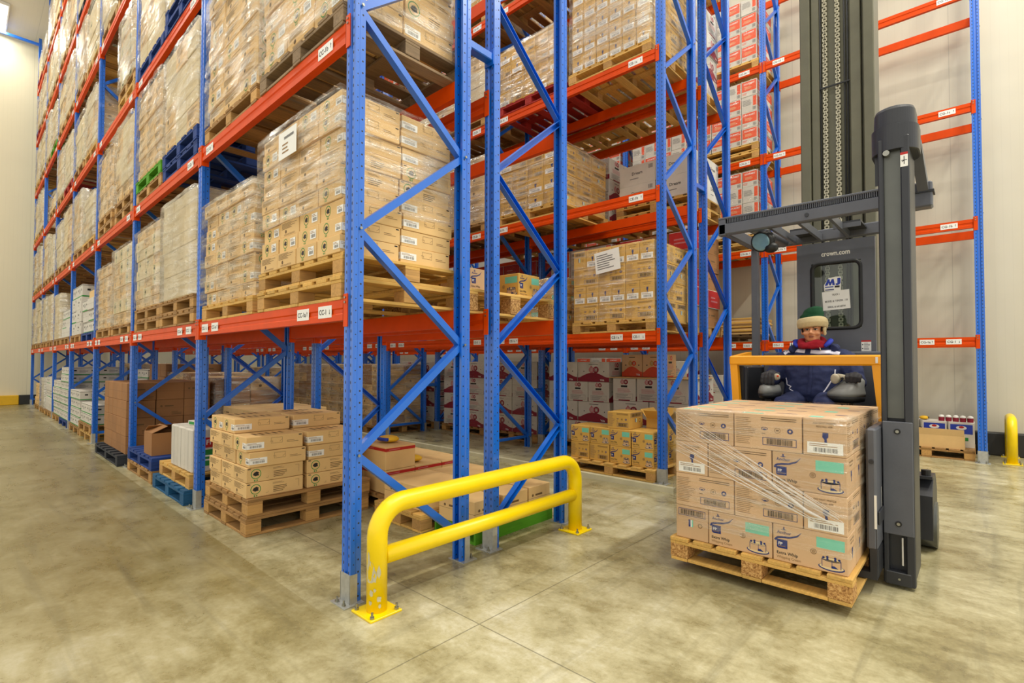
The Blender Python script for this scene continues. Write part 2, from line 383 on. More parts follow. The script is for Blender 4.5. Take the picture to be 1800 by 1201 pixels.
b.prism([(2.36, .1, 0), (2.44, .1, 0), (2.43, .1, .05), (2.37, .1, .05)], (0, 19.4, 0), 'kerb_concrete'); struct('trim_4', b, 'low pale guide kerb on the floor beside the second rack', 'kerb')

# ------------------------------------------------------------------ lamps
def area(name, loc, sx, sy, power, rot=(0, 0, 0), col=(1, .955, .84)):
    l = bpy.data.lights.new(name, 'AREA'); l.shape = 'RECTANGLE'; l.size = sx; l.size_y = sy; l.energy = power; l.color = col
    o = bpy.data.objects.new(name, l); COL.objects.link(o); o.location = loc; o.rotation_euler = rot; return o
def lamp(x, y, lx, ly, power, lab, group=None):
    t = thing('ceiling_lamp', lab, 'lamp', (x, y, ZC), 0, group)
    b = MB(); b.box(-lx/2, lx/2, -ly/2, ly/2, -.09, -.002, 'white_plastic', .01); b.build('housing', t)
    b = MB(); b.box(-lx/2+.04, lx/2-.04, -ly/2+.04, ly/2-.04, -.105, -.09, 'lamp_tube'); b.build('diffuser', t)
    area('lamp_light', (x, y, ZC-.13), lx*.9, ly*.9, power)
    return t
AISLE_W = 330
for i, y in enumerate((-5., -1.5, 2.5, 6.5, 10.5, 14.5, 18.6)):
    lamp(-.98 if i == 6 else -1.75, 19.15 if i == 6 else y, .5, 1.8 if i == 6 else 2.2, AISLE_W*(.5 if i == 6 else 1.06), f'long ceiling lamp over the wide left aisle, {ORD[i]} from the near end', 'lamps over the left aisle')
for i, y in enumerate((1.5, 6., 10.5, 15.)):
    lamp(3.05, y, .4, 2.4, 230, f'long ceiling lamp over the second aisle, {ORD[i]} from the near end', 'lamps over the second aisle')
    lamp(7.1, y, .4, 2.4, 230, f'long ceiling lamp over the third aisle, {ORD[i]} from the near end', 'lamps over the third aisle')
for i, x in enumerate((1.6, 4.6, 7.4)):
    lamp(x, -3.4, 2.2, .5, 240, f'long ceiling lamp over the cross aisle, {ORD[i]} from the left', 'lamps over the cross aisle')
    lamp(x, -6.6, 2.2, .5, 850, f'added long fill lamp over the open floor, {ORD[i]} from the left', 'added fill lamps over the open floor')  # unseen row added behind the camera, strong to brighten the rack ends
w = bpy.data.worlds.new('world'); scene.world = w; w.use_nodes = True
w.node_tree.nodes['Background'].inputs[0].default_value = (1, .965, .87, 1); w.node_tree.nodes['Background'].inputs[1].default_value = 3.0
scene.view_settings.view_transform = 'Standard'; scene.view_settings.look = 'None'; scene.view_settings.gamma = 1
scene.view_settings.use_curve_mapping = False; scene.view_settings.exposure = -1.38
scene.cycles.max_bounces = 7; scene.cycles.diffuse_bounces = 3; scene.cycles.glossy_bounces = 3; scene.cycles.transparent_max_bounces = 10; scene.cycles.transmission_bounces = 2
scene.cycles.sample_clamp_indirect = 6; scene.cycles.caustics_reflective = False; scene.cycles.caustics_refractive = False

# ------------------------------------------------------------------ racks
L, UW, UD, FD = 2.8, .10, .07, .915
Z = [0, 1.768, 3.442, 5.11, 6.78, 8.45, 10.12]; ZT = 11.85
ROWS = {'CC': dict(x=0., s=1, y=[2.8*k for k in range(8)], n='left rack', long='leftmost rack'),
        'CD': dict(x=2.072, s=-1, y=[2.8*k for k in range(8)], n='second rack', long='second rack from the left'),
        'CE': dict(x=3.957, s=1, y=[2.8*k for k in range(8)], n='third rack', long='third rack from the left'),
        'CF': dict(x=6.085, s=-1, y=[2.8*k for k in range(8)], n='fourth rack', long='fourth rack from the left'),
        'CG': dict(x=8.15, s=1, y=[-2.72, .1]+[.1+2.8*k for k in range(1, 8)], n='wall rack', long='rack along the right wall')}
def upright_mesh():
    b = MB(); o = [(0, 0), (0, .03), (.012, .038), (.012, .062), (0, .07), (0, .1), (.028, .1), (.034, .093), (.07, .093), (.07, .072), (.02, .072), (.02, .028), (.07, .028), (.07, .007), (.034, .007), (.028, 0)]
    b.prism([(x, y, 0.004) for x, y in o][::-1], (0, 0, ZT), 'blue_punched_steel'); return b.mesh('upright')
def foot_mesh():
    b = MB(); b.box(-.055, .075, -.03, .13, 0, .006, 'galvanised'); b.box(-.006, -.001, -.004, .104, .006, .17, 'galvanised')
    b.box(-.006, .04, -.006, -.001, .006, .17, 'galvanised'); b.box(-.006, .04, .101, .106, .006, .17, 'galvanised'); return b.mesh('foot_plate')
def footbolt_mesh():
    b = MB()
    for y in (.012, .088):
        b.cyl((-.034, y, .006), (-.034, y, .016), .013, 'bolt_steel', 6); b.cyl((-.034, y, .016), (-.034, y, .036), .006, 'bolt_steel', 8)
    return b.mesh('foot_bolt')
BR = [(0, .87)]
zz = .18; side = 1; NODES = []
while zz < ZT-.2: NODES.append((side, zz)); zz += .668; side = 1-side
def brace_mesh(a, c, last=False):
    # channel section bar between node a (side, z) and node c
    b = MB(); xa = (.045, FD-.045)[a[0]]; xc = (.045, FD-.045)[c[0]]
    p = Vector((xa, .05, a[1])); q = Vector((xc, .05, c[1])); d = (q-p); l = d.length; d.normalize(); n = Vector((0, 1, 0)); u = d.cross(n)
    if u.z < 0: u = -u
    m = (p+q)/2; h = l/2-.004
    b.obox(m-n*.0225, d*h, u*.0225, n*.0015, 'blue_paint'); b.obox(m+u*.021, d*h, u*.0015, n*.023, 'blue_paint'); b.obox(m-u*.021, d*h, u*.0015, n*.023, 'blue_paint')
    return b.mesh('brace')
def bolt_heads_mesh():
    b = MB()
    for s_, z in NODES: xx = (.045, FD-.045)[s_]; b.cyl((xx, -.008, z), (xx, .0, z), .009, 'bolt_steel', 8)
    return b.mesh('brace_bolt')
def far_braces_mesh(lo=0):
    b = MB(); nd = [n for n in NODES]
    for i in range(lo, len(nd)-1):
        me = brace_mesh(nd[i], nd[i+1]); b.add([v.co for v in me.vertices], [tuple(p.vertices) for p in me.polygons], 'blue_paint'); bpy.data.meshes.remove(me)
    return b.mesh('bracing')
UM, FM, BM_ = upright_mesh(), foot_mesh(), footbolt_mesh()
HB = MB(); HB.box(.06, FD-.06, .03, .07, .16, .20, 'blue_paint'); HB = HB.mesh('horizontal_brace')
BRM = [brace_mesh(NODES[i], NODES[i+1]) for i in range(len(NODES)-1)]
BHM = bolt_heads_mesh(); FAR = far_braces_mesh(0); FAR2 = far_braces_mesh(9)
def wx(row, lx): r = ROWS[row]; return r['x']+r['s']*lx
def frame(row, i):
    r = ROWS[row]; y = r['y'][i]; near = (row in ('CC', 'CD') and i < 3) or (row in ('CE', 'CF') and i < 2) or (row == 'CG' and i < 2)
    yy = y if r['s'] > 0 else y+UW
    ln = ('end', 'second', 'third', 'fourth', 'fifth', 'sixth', 'seventh', 'last')[i] if row != 'CG' else ('end', 'second', 'third', 'fourth', 'fifth', 'sixth', 'seventh', 'eighth', 'last')[i]
    lab = f'blue perforated steel upright frame, {ln} one of the {r["long"]}' if i else f'blue perforated steel upright frame at the near end of the {r["long"]}'
    t = thing('rack_support', lab, 'rack frame', (r['x'], yy, 0), 0 if r['s'] > 0 else math.pi, 'blue upright frames of the pallet racks')
    for k in (0, 1):
        u = obj('upright', UM, t, (0, 0, 0) if k == 0 else (FD, UW, 0))
        if k: u.rotation_euler = (0, 0, math.pi)
        obj('foot_plate', FM, u)
        if near: obj('foot_bolt', BM_, u)
    if i: obj('horizontal_brace', HB, t)
    if near:
        for k in range(len(BRM)):
            if k < 9: obj('brace', BRM[k], t)
        obj('upper_bracing', FAR2, t)
        obj('brace_bolt', BHM, t)
    else: obj('bracing', FAR, t)
    CULL.append(t); return t
BH, BDp = .125, .05
def beam_mesh(ln):
    b = MB(); o = [(0, 0), (0, .038), (.007, .046), (.007, .068), (0, .076), (0, BH), (BDp, BH), (BDp, 0)]
    b.prism([(x, UW+.004, z-BH) for x, z in o], (0, ln-UW-.008, 0), 'orange_paint'); return b.mesh('beam_profile')
def conn_mesh(flip):
    b = MB(); y0, y1 = (UW-.045, UW+.004) if not flip else (-.004, .045)
    b.box(-.007, -.0015, y0, y1, -.165, .03, 'orange_paint'); b.box(-.007, BDp+.008, *((UW+.0005, UW+.0045) if not flip else (-.0045, -.0005)), -.165, .03, 'orange_paint')
    yb = (y0+y1)/2
    for z in (-.02, .008): b.cyl((-.013, yb, z), (-.007, yb, z), .007, 'bolt_steel', 8)
    return b.mesh('beam_connector')
CN0, CN1 = conn_mesh(False), conn_mesh(True)
BMX = {}
def tick_label(txt, w=.17, h=.075):
    def f():
        b = MB(); b.box(0, w, -.002, 0, 0, h, 'white_paper')
        fc = Face(b, (0, -.002, 0), (1, 0, 0), (0, 0, 1), w, h)
        t = txt[:-1].strip(); up = txt[-1]
        fc.text(t, .012, .022, .032, 'ink_black', wmax=w-.055)
        ax = w-.024; fc.rect(ax-.002, .024, ax+.002, .05, 'ink_black')
        if up == '^': fc.poly([(ax-.007, .044), (ax+.007, .044), (ax, .056)], 'ink_black')
        else: fc.poly([(ax, .018), (ax+.007, .030), (ax-.007, .030)], 'ink_black')
        return b.mesh('bay_label')
    return cached(('lab', txt, w), f)
LET = ['', 'a', 'b', 'c', 'd', 'e', 'f']
def beam(row, i, lev, rear=False):
    r = ROWS[row]; y = r['y'][i]; ln = r['y'][i+1]-y
    lx = FD if rear else 0.
    s = r['s'] if not rear else -r['s']
    X = wx(row, lx)
    if not inframe(X-.1, X+.1, y, y+ln, Z[lev]-.2, Z[lev]+.05): return
    me = cached(('beam', round(ln, 3)), lambda: beam_mesh(ln))
    bay = ('nearest', 'second', 'third', 'fourth', 'fifth', 'sixth', 'seventh', 'farthest')[i]
    lab = f'orange {"rear" if rear else "front"} beam, {ORDL[lev].replace("beam ", "")}, {bay} bay, {r["long"]}'
    t = thing('rack_beam', lab, 'beam', (X, y if s > 0 else y+ln+UW, Z[lev]), 0 if s > 0 else math.pi, 'orange beams of the pallet racks')
    obj('profile', me, t)
    a = obj('beam_connector', CN0, t); c = obj('beam_connector', CN1, t, (0, ln, 0))
    if not rear:
        bn = i+1 if row != 'CG' else i+1
        code = f'{row}-{bn}'
        def put(txt, yl, w=.17):
            o = obj('bay_label', tick_label(txt, w), t, (-.0005, yl, -.1))
            o.rotation_euler = (0, 0, -math.pi/2)
        # yl is the label edge farther along the beam; labels read left to right when facing the beam
        u0 = UW
        if s > 0:
            if lev == 1:
                put(code+' v', u0+.32); put(code+'a ^', u0+.62)
                put(code+'a ^', ln-.35); put(code+' v', ln-.08)
            else:
                c2 = code+LET[min(lev, 6)]+' ^'
                put(c2, u0+.36, .19); put(c2, ln-.12, .19)
        else:
            put(code+LET[min(lev, 6)]+' ^', u0+.4)
    CULL.append(t); BEAMS.setdefault((row, i, lev), []).append(t.name); return t
BEAMS = {}; ON_BEAM = {}
for rw in ROWS:
    n = len(ROWS[rw]['y'])
    for i in range(n): frame(rw, i)
    for i in range(n-1):
        for lev in range(1, 7):
            beam(rw, i, lev, False); beam(rw, i, lev, True)
def spacer(x0, x1, y, z, lab):
    b = MB(); b.box(x0+.002, x1-.002, y+.012, y+.088, z, z+.06, 'blue_paint', .006); b.box(x0+.001, x0+.008, y+.002, y+.098, z-.03, z+.09, 'blue_paint'); b.box(x1-.008, x1-.001, y+.002, y+.098, z-.03, z+.09, 'blue_paint')
    CULL.append(tag(b.build('row_spacer'), lab, 'spacer', 'blue spacers joining racks back to back'))
for k, z in enumerate((.9, 3.68, 6.4)):
    h = ('low', 'middle', 'high')[k]
    for nm, a, c in (('first and second', FD, 2.072-FD), ('third and fourth', 3.957+FD, 6.085-FD)):
        for i in range((1 if nm[0] == 't' else 4) if k == 0 else 0, 4): spacer(a, c, 2.8*i, z, f'{h} blue bar joining the {nm} racks at their {("end", "second", "third", "fourth")[i]} frames')
b = MB(); b.box(-3.4, -.002, 19.62, 19.69, 11.62, 11.70, 'blue_paint', .004)
tag(b.build('tie_beam'), 'thin blue tie beam high across the left aisle at the end wall', 'tie beam')

# ------------------------------------------------------------------ yellow guards
def guard(x0, x1, y, h, lab, wear=True):
    t = thing('guard_rail', lab, 'guard rail', (x0, y, 0)); w = x1-x0; r = .057; rb = .17
    pts = [(0, 0, .012)]
    pts += [(0, 0, h-r-rb*1.0)]
    for k in range(1, 8): a = math.pi/2*k/8; pts.append((rb-rb*math.cos(a), 0, h-r-rb+rb*math.sin(a)))
    pts.append((rb, 0, h-r)); pts.append((w-rb, 0, h-r))
    for k in range(1, 8): a = math.pi/2*k/8; pts.append((w-rb+rb*math.sin(a), 0, h-r-rb+rb*math.cos(a)))
    pts += [(w, 0, h-r-rb), (w, 0, .012)]
    b = MB(); b.sm = True; b.tube(pts, r, 'yellow_paint', 24); b.build('hoop', t)
    b = MB(); b.sm = True; b.tube([(r*.8, 0, .30), (w-r*.8, 0, .30)], .05, 'yellow_paint', 22); b.build('lower_rail', t)
    for k, x in enumerate((0, w)):
        b = MB(); b.box(x-.1, x+.1, -.1, .1, 0, .012, 'yellow_paint', .002); p = b.build('base_plate', t)
        for sx in (-1, 1):
            for sy in (-1, 1):
                b = MB(); b.cyl((x+sx*.078, sy*.078, .012), (x+sx*.078, sy*.078, .024), .013, 'bolt_steel', 6); b.cyl((x+sx*.078, sy*.078, .024), (x+sx*.078, sy*.078, .045), .007, 'bolt_steel', 8); b.build('anchor_bolt', p)
    if wear:
        q = random.Random(5)
        for k, (an, z, ra, rz) in enumerate(((195, .235, .030, .055), (222, .215, .016, .035), (248, .24, .011, .032), (205, .12, .012, .018), (250, .09, .014, .016), (225, .14, .008, .010), (185, .30, .008, .05), (254, .05, .008, .012), (200, .07, .010, .012))):
            n = 12; pv = []; b = MB()
            for i in range(n):
                aa = 2*math.pi*i/n; rr = q.uniform(.75, 1.2); da = ra*rr*math.cos(aa)/r; dz = rz*rr*math.sin(aa)
                A = R(an)+da; pv.append(((r+.0006)*math.cos(A), (r+.0006)*math.sin(A), z+dz))
            b.add(pv, [tuple(range(n))], 'kerb_concrete'); b.build('paint_chip', t)
    return t
guard(.065, 1.955, -.17, .64, 'bent yellow tubular guard rail on the floor before the left rack ends')
guard(8.35, 9.1, -2.97, .66, 'yellow tubular guard rail on the floor beside the right wall rack', False)
# ------------------------------------------------------------------ cartons
def facesof(b, a, w, h):
    return {'mx': Face(b, (-a/2, w/2, 0), (0, -1, 0), (0, 0, 1), w, h), 'my': Face(b, (-a/2, -w/2, 0), (1, 0, 0), (0, 0, 1), a, h),
            'px': Face(b, (a/2, -w/2, 0), (0, 1, 0), (0, 0, 1), w, h), 'py': Face(b, (a/2, w/2, 0), (-1, 0, 0), (0, 0, 1), a, h),
            'top': Face(b, (-a/2, w/2, h), (0, -1, 0), (1, 0, 0), w, a)}
def barlabel(f, a0, b0, a1, b1, top=True):
    f.rect(a0, b0, a1, b1, 'white_paper'); f.k += 1; w = a1-a0; h = b1-b0
    f.bars(a0+w*.18, b0+h*.14, a0+w*.86, b0+h*.52, 'ink_grey', 14); f.greek(a0+w*.06, b0+h*.6, a0+w*.9, b0+h*.92, 2, 'ink_faint'); f.k -= 1
def d_anchor(f, kind):
    w, h = f.w, f.h; U = lambda x: x*w; V = lambda y: y*h
    if kind == 'logo':                                    # brand face
        f.text('Anchor', U(.06), V(.76), V(.085), 'ink_navy', wmax=U(.2))
        f.poly([(U(.15), V(.86)), (U(.175), V(.865)), (U(.165), V(.94)), (U(.155), V(.96)), (U(.145), V(.92))], 'ink_navy'); f.line([(U(.12), V(.88)), (U(.15), V(.87)), (U(.19), V(.885))], V(.018), 'ink_navy')
        cp = [(U(.03), V(.56)), (U(.06), V(.64)), (U(.14), V(.67)), (U(.24), V(.69)), (U(.34), V(.76)), (U(.40), V(.88))]
        f.line(cp, [V(.06), V(.05), V(.05), V(.05), V(.04), V(.01)], 'ink_navy')
        a0, a1, b0, b1, c = U(.055), U(.205), V(.36), V(.60), V(.03)
        f.poly([(a0+c, b0), (a1, b0), (a1, b1), (a0, b1), (a0, b0+c)], 'ink_navy'); f.k += 1
        f.text('FP', U(.075), V(.45), V(.08), 'ink_white', wmax=U(.075)); f.rect(U(.075), V(.41), U(.18), V(.425), 'ink_faint'); f.k -= 1
        f.text('Extra Whip', U(.05), V(.20), V(.085), 'ink_black', wmax=U(.30)); f.text('Whipping Cream', U(.05), V(.09), V(.07), 'ink_faint', wmax=U(.34))
        f.rect(U(.60), V(.60), U(.96), V(.88), 'ink_mint'); f.ring(U(.56), V(.47), V(.075), V(.014), 'ink_brown'); f.disc(U(.56), V(.47), V(.045), 'ink_faint', 10)
        cx, cy = U(.79), V(.14)                                                   # cake on a plate
        f.disc(cx, cy, U(.17), 'ink_navy', 20, .30); f.k += 1; f.disc(cx, cy+V(.015), U(.155), 'cardboard_cream', 20, .27); f.k += 1
        f.rect(cx-U(.12), cy+V(.0), cx+U(.12), cy+V(.20), 'cardboard_pinkish'); f.disc(cx, cy+V(.20), U(.12), 'cardboard_cream', 18, .25); f.k += 1
        f.ring(cx, cy+V(.20), U(.125), U(.010), 'ink_navy', 18, .25)
        for s_ in (-1, 1): f.rect(cx+s_*U(.12)-U(.004), cy, cx+s_*U(.12)+U(.004), cy+V(.2), 'ink_navy')
        for k in range(6): f.disc(cx+U(.10)*math.cos(k*1.05), cy+V(.235)+V(.03)*math.sin(k*1.05), U(.017), 'ink_navy', 8)
        f.poly([(cx, cy-V(.01)), (cx+U(.09), cy+V(.0)), (cx+U(.04), cy+V(.06)), (cx, cy+V(.05))], 'ink_navy'); f.rect(cx+U(.005), cy+V(.03), cx+U(.012), cy+V(.19), 'ink_navy'); f.k -= 3
    elif kind == 'back':                                  # text panel, three marks, framed bar code
        f.greek(U(.03), V(.12), U(.36), V(.90), 15, 'ink_faint', 4); f.greek(U(.42), V(.82), U(.94), V(.93), 2, 'ink_brown', 2)
        for k, x in enumerate((.47, .66, .84)):
            if k == 0: f.ring(U(x), V(.60), U(.05), U(.010), 'ink_navy', 14, .5); f.disc(U(x), V(.58), U(.025), 'ink_navy', 10, .5); f.greek(U(x-.05), V(.44), U(x+.05), V(.49), 1, 'ink_brown')
            elif k == 1: f.ring(U(x), V(.57), U(.045), U(.006), 'ink_brown', 14); f.rect(U(x-.02), V(.55), U(x+.02), V(.59), 'ink_brown')
            else: f.disc(U(x), V(.57), U(.042), 'ink_navy', 14); f.k += 1; f.disc(U(x), V(.57), U(.018), 'cardboard_pinkish', 10); f.k -= 1
        f.frame(U(.44), V(.14), U(.93), V(.36), V(.016), 'ink_navy'); f.bars(U(.50), V(.17), U(.87), V(.33), 'ink_black', 26)
    elif kind == 'end':
        f.rect(0, V(.62), w, V(.626), 'ink_faint')
        f.text('DO NOT FREEZE', w/2, V(.84), V(.05), 'ink_brown', True, U(.62)); f.text('REG No. 609', w/2, V(.75), V(.05), 'ink_brown', True, U(.45))
        a = U(.52); f.poly([(a-U(.06), V(.62)), (a-U(.07), V(.50)), (a-U(.02), V(.44)), (a-U(.02), V(.34)), (a+U(.05), V(.34)), (a+U(.03), V(.46)), (a+U(.07), V(.50)), (a+U(.07), V(.62))], 'ink_navy')
    else:                                                 # end2
        f.frame(U(.08), V(.70), U(.92), V(.92), V(.016), 'ink_navy'); f.bars(U(.14), V(.73), U(.86), V(.89), 'ink_black', 24)
        f.rect(U(.40), V(.38), U(.46), V(.60), 'ink_navy'); f.rect(U(.46), V(.38), U(.50), V(.60), 'ink_white'); f.rect(U(.50), V(.38), U(.54), V(.60), 'ink_mint'); f.ring(U(.76), V(.46), U(.07), U(.02), 'ink_brown', 12)
        f.rect(0, V(.66), w, V(.665), 'ink_faint')
def d_mango(f, kind):
    w, h = f.w, f.h; U = lambda x: x*w; V = lambda y: y*h
    def logo(x, y, r):
        f.ring(x, y, r, r*.14, 'ink_green', 20); q = r*.62
        f.poly([(x-q, y-q*.2), (x-q*.2, y-q*.7), (x+q, y-q*.5), (x+q*.7, y), (x+q, y+q*.35), (x+q*.2, y+q*.8), (x-q*.6, y+q*.5)], 'ink_black')
        f.rect(x-r*.35, y-r*1.45, x-r*.1, y-r*1.12, 'ink_green'); f.rect(x+r*.1, y-r*1.45, x+r*.3, y-r*1.12, 'ink_green')
    if kind == 'diagram':        # long side: printed handling diagram and text lines
        a0, a1 = U(.42), U(.62); f.frame(a0, V(.45), a1, V(.85), h*.02, 'ink_faint'); f.line([(a0-U(.02), V(.62)), (a0+U(.03), V(.62)), (a0+U(.03), V(.5))], h*.02, 'ink_faint'); f.line([(a1-U(.05), V(.55)), (a1, V(.7))], h*.02, 'ink_faint')
        f.greek(U(.70), V(.42), U(.93), V(.60), 2, 'ink_faint'); f.rect(U(.92), V(.86), U(.975), V(.93), 'ink_black')
    elif kind == 'logo':         # long side: green ring emblem and text block
        logo(U(.16), V(.55), min(V(.34), U(.12))); f.greek(U(.46), V(.16), U(.72), V(.62), 4, 'ink_brown', 6); f.greek(U(.45), V(.72), U(.70), V(.86), 2, 'ink_faint', 3)
        f.line([(U(.33), V(.2)), (U(.37), V(.2)), (U(.37), V(.32))], h*.02, 'ink_faint'); f.line([(U(.85), V(.8)), (U(.92), V(.8)), (U(.92), V(.3))], h*.02, 'ink_faint')
        f.rect(U(.02), V(.88), U(.07), V(.94), 'ink_black')
    elif kind == 'endlogo':
        logo(U(.34), V(.55), min(V(.32), U(.16)))
    else:                        # end with closely printed text
        f.greek(U(.08), V(.52), U(.90), V(.92), 6, 'ink_brown', 8); f.disc(U(.30), V(.34), min(V(.12), U(.07)), 'ink_brown', 10); f.greek(U(.2), V(.08), U(.8), V(.2), 2, 'ink_faint', 2)
def d_pome(f, kind, inks=('ink_maroon', 'ink_pink')):
    w, h = f.w, f.h; U = lambda x: x*w; V = lambda y: y*h; A, B = inks
    def marks(x, y, r):
        f.disc(x+r*.75, y, r, A, 18); f.disc(x-r*.8, y, r*.92, B, 18); f.k += 1
        for dx in (.45, .75, 1.05): f.rect(x+r*(dx-.07), y-r*.5, x+r*(dx+.07), y+r*.5, 'cardboard_white')
        f.rect(x+r*.4, y-r*.08, x+r*1.1, y+r*.08, 'cardboard_white')
        for dx in (-1.1, -.8, -.5): f.rect(x+r*(dx-.05), y-r*.5, x+r*(dx+.05), y+r*.6, 'cardboard_white')
        f.k -= 1; f.poly([(x-r*1.3, y+r*.8), (x-r*.9, y+r*1.3), (x-r*.6, y+r*.9)], B)
    if kind == 'wave':
        pts = [(0, 0), (w, 0), (w, V(.22))]+[(w*(1-t), V(.22+.10*math.sin((t*1.15-.05)*math.pi*1.0)+.14*max(0, math.sin((t-.12)*3.9)))) for t in [k/14 for k in range(1, 14)]]+[(0, V(.20))]
        f.poly(pts, A); f.k += 1; f.text('Vida', U(.72), V(.05), V(.10), 'ink_white', wmax=U(.18)); f.k -= 1
        marks(U(.52), V(.60), min(V(.17), U(.11))); f.text('Al Hulwa', U(.34), V(.30)+V(.06), V(.05), A, wmax=U(.25)); f.greek(U(.36), V(.85), U(.66), V(.91), 1, 'ink_black', 2)
        for x in (.2, .84): f.disc(U(x), V(.52), V(.03), 'ink_black', 10)
    else:
        marks(U(.50), V(.84), min(V(.11), U(.11))); f.rect(U(.36), V(.60), U(.64), V(.69), 'ink_black'); f.greek(U(.2), V(.36), U(.8), V(.56), 5, 'ink_pink', 5)
        f.frame(U(.12), V(.08), U(.88), V(.32), V(.01), 'ink_grey'); f.greek(U(.16), V(.10), U(.84), V(.3), 5, 'ink_grey', 9); f.rect(U(.25), 0, U(.75), V(.05), A)
def d_gour(f, kind):
    w, h = f.w, f.h; U = lambda x: x*w; V = lambda y: y*h
    if kind == 'panel':
        f.rect(U(.04), V(.34), U(.96), V(.95), 'ink_orange'); f.k += 1; f.text('GOURMET', w/2, V(.76), V(.10), 'ink_white', True, U(.7)); f.greek(U(.2), V(.46), U(.8), V(.64), 3, 'cardboard_peach', 3); f.k -= 1
        f.bars(U(.72), V(.08), U(.94), V(.28), 'ink_grey', 9); f.greek(U(.06), V(.12), U(.5), V(.26), 2, 'ink_orange', 4)
    else:
        f.rect(U(.74), V(.34), U(.96), V(.95), 'ink_orange'); f.greek(U(.08), V(.42), U(.66), V(.8), 5, 'ink_grey', 5); f.bars(U(.72), V(.08), U(.94), V(.28), 'ink_grey', 9)
def d_red(f, kind): f.rect(0, f.h*.8, f.w, f.h*.93, 'ink_red'); f.k += 1; f.greek(f.w*.1, f.h*.83, f.w*.7, f.h*.9, 1, 'ink_pink'); f.k -= 1
def d_plain(f, kind):
    f.rect(0, f.h*.495, f.w, f.h*.505, 'ink_brown')
    if kind == 'txt': f.disc(f.w*.18, f.h*.62, f.h*.06, 'ink_brown', 10); f.rect(f.w*.3, f.h*.58, f.w*.62, f.h*.66, 'ink_brown'); f.greek(f.w*.55, f.h*.08, f.w*.95, f.h*.3, 3, 'ink_brown')
def d_dream(f, kind): f.text('Dream', f.w*.5, f.h*.52, f.h*.15, 'ink_black', True, f.w*.5); f.greek(f.w*.3, f.h*.28, f.w*.7, f.h*.38, 1, 'ink_grey'); f.bars(f.w*.82, f.h*.68, f.w*.95, f.h*.88, 'ink_grey', 8)
def d_crate(f, kind):
    f.rect(0, 0, f.w, f.h*.10, 'ink_green'); f.rect(0, f.h*.9, f.w, f.h*.94, 'ink_black')
    for x in (.2, .8): f.rect(f.w*(x-.05), f.h*.5, f.w*(x+.05), f.h*.66, 'ink_black')
    f.greek(f.w*.34, f.h*.3, f.w*.66, f.h*.7, 4, 'ink_grey')
def d_redbox(f, kind): f.rect(f.w*.01, f.h*.03, f.w*.99, f.h*.97, 'ink_red'); f.k += 1; f.greek(f.w*.2, f.h*.3, f.w*.8, f.h*.7, 2, 'ink_pink'); f.k -= 1
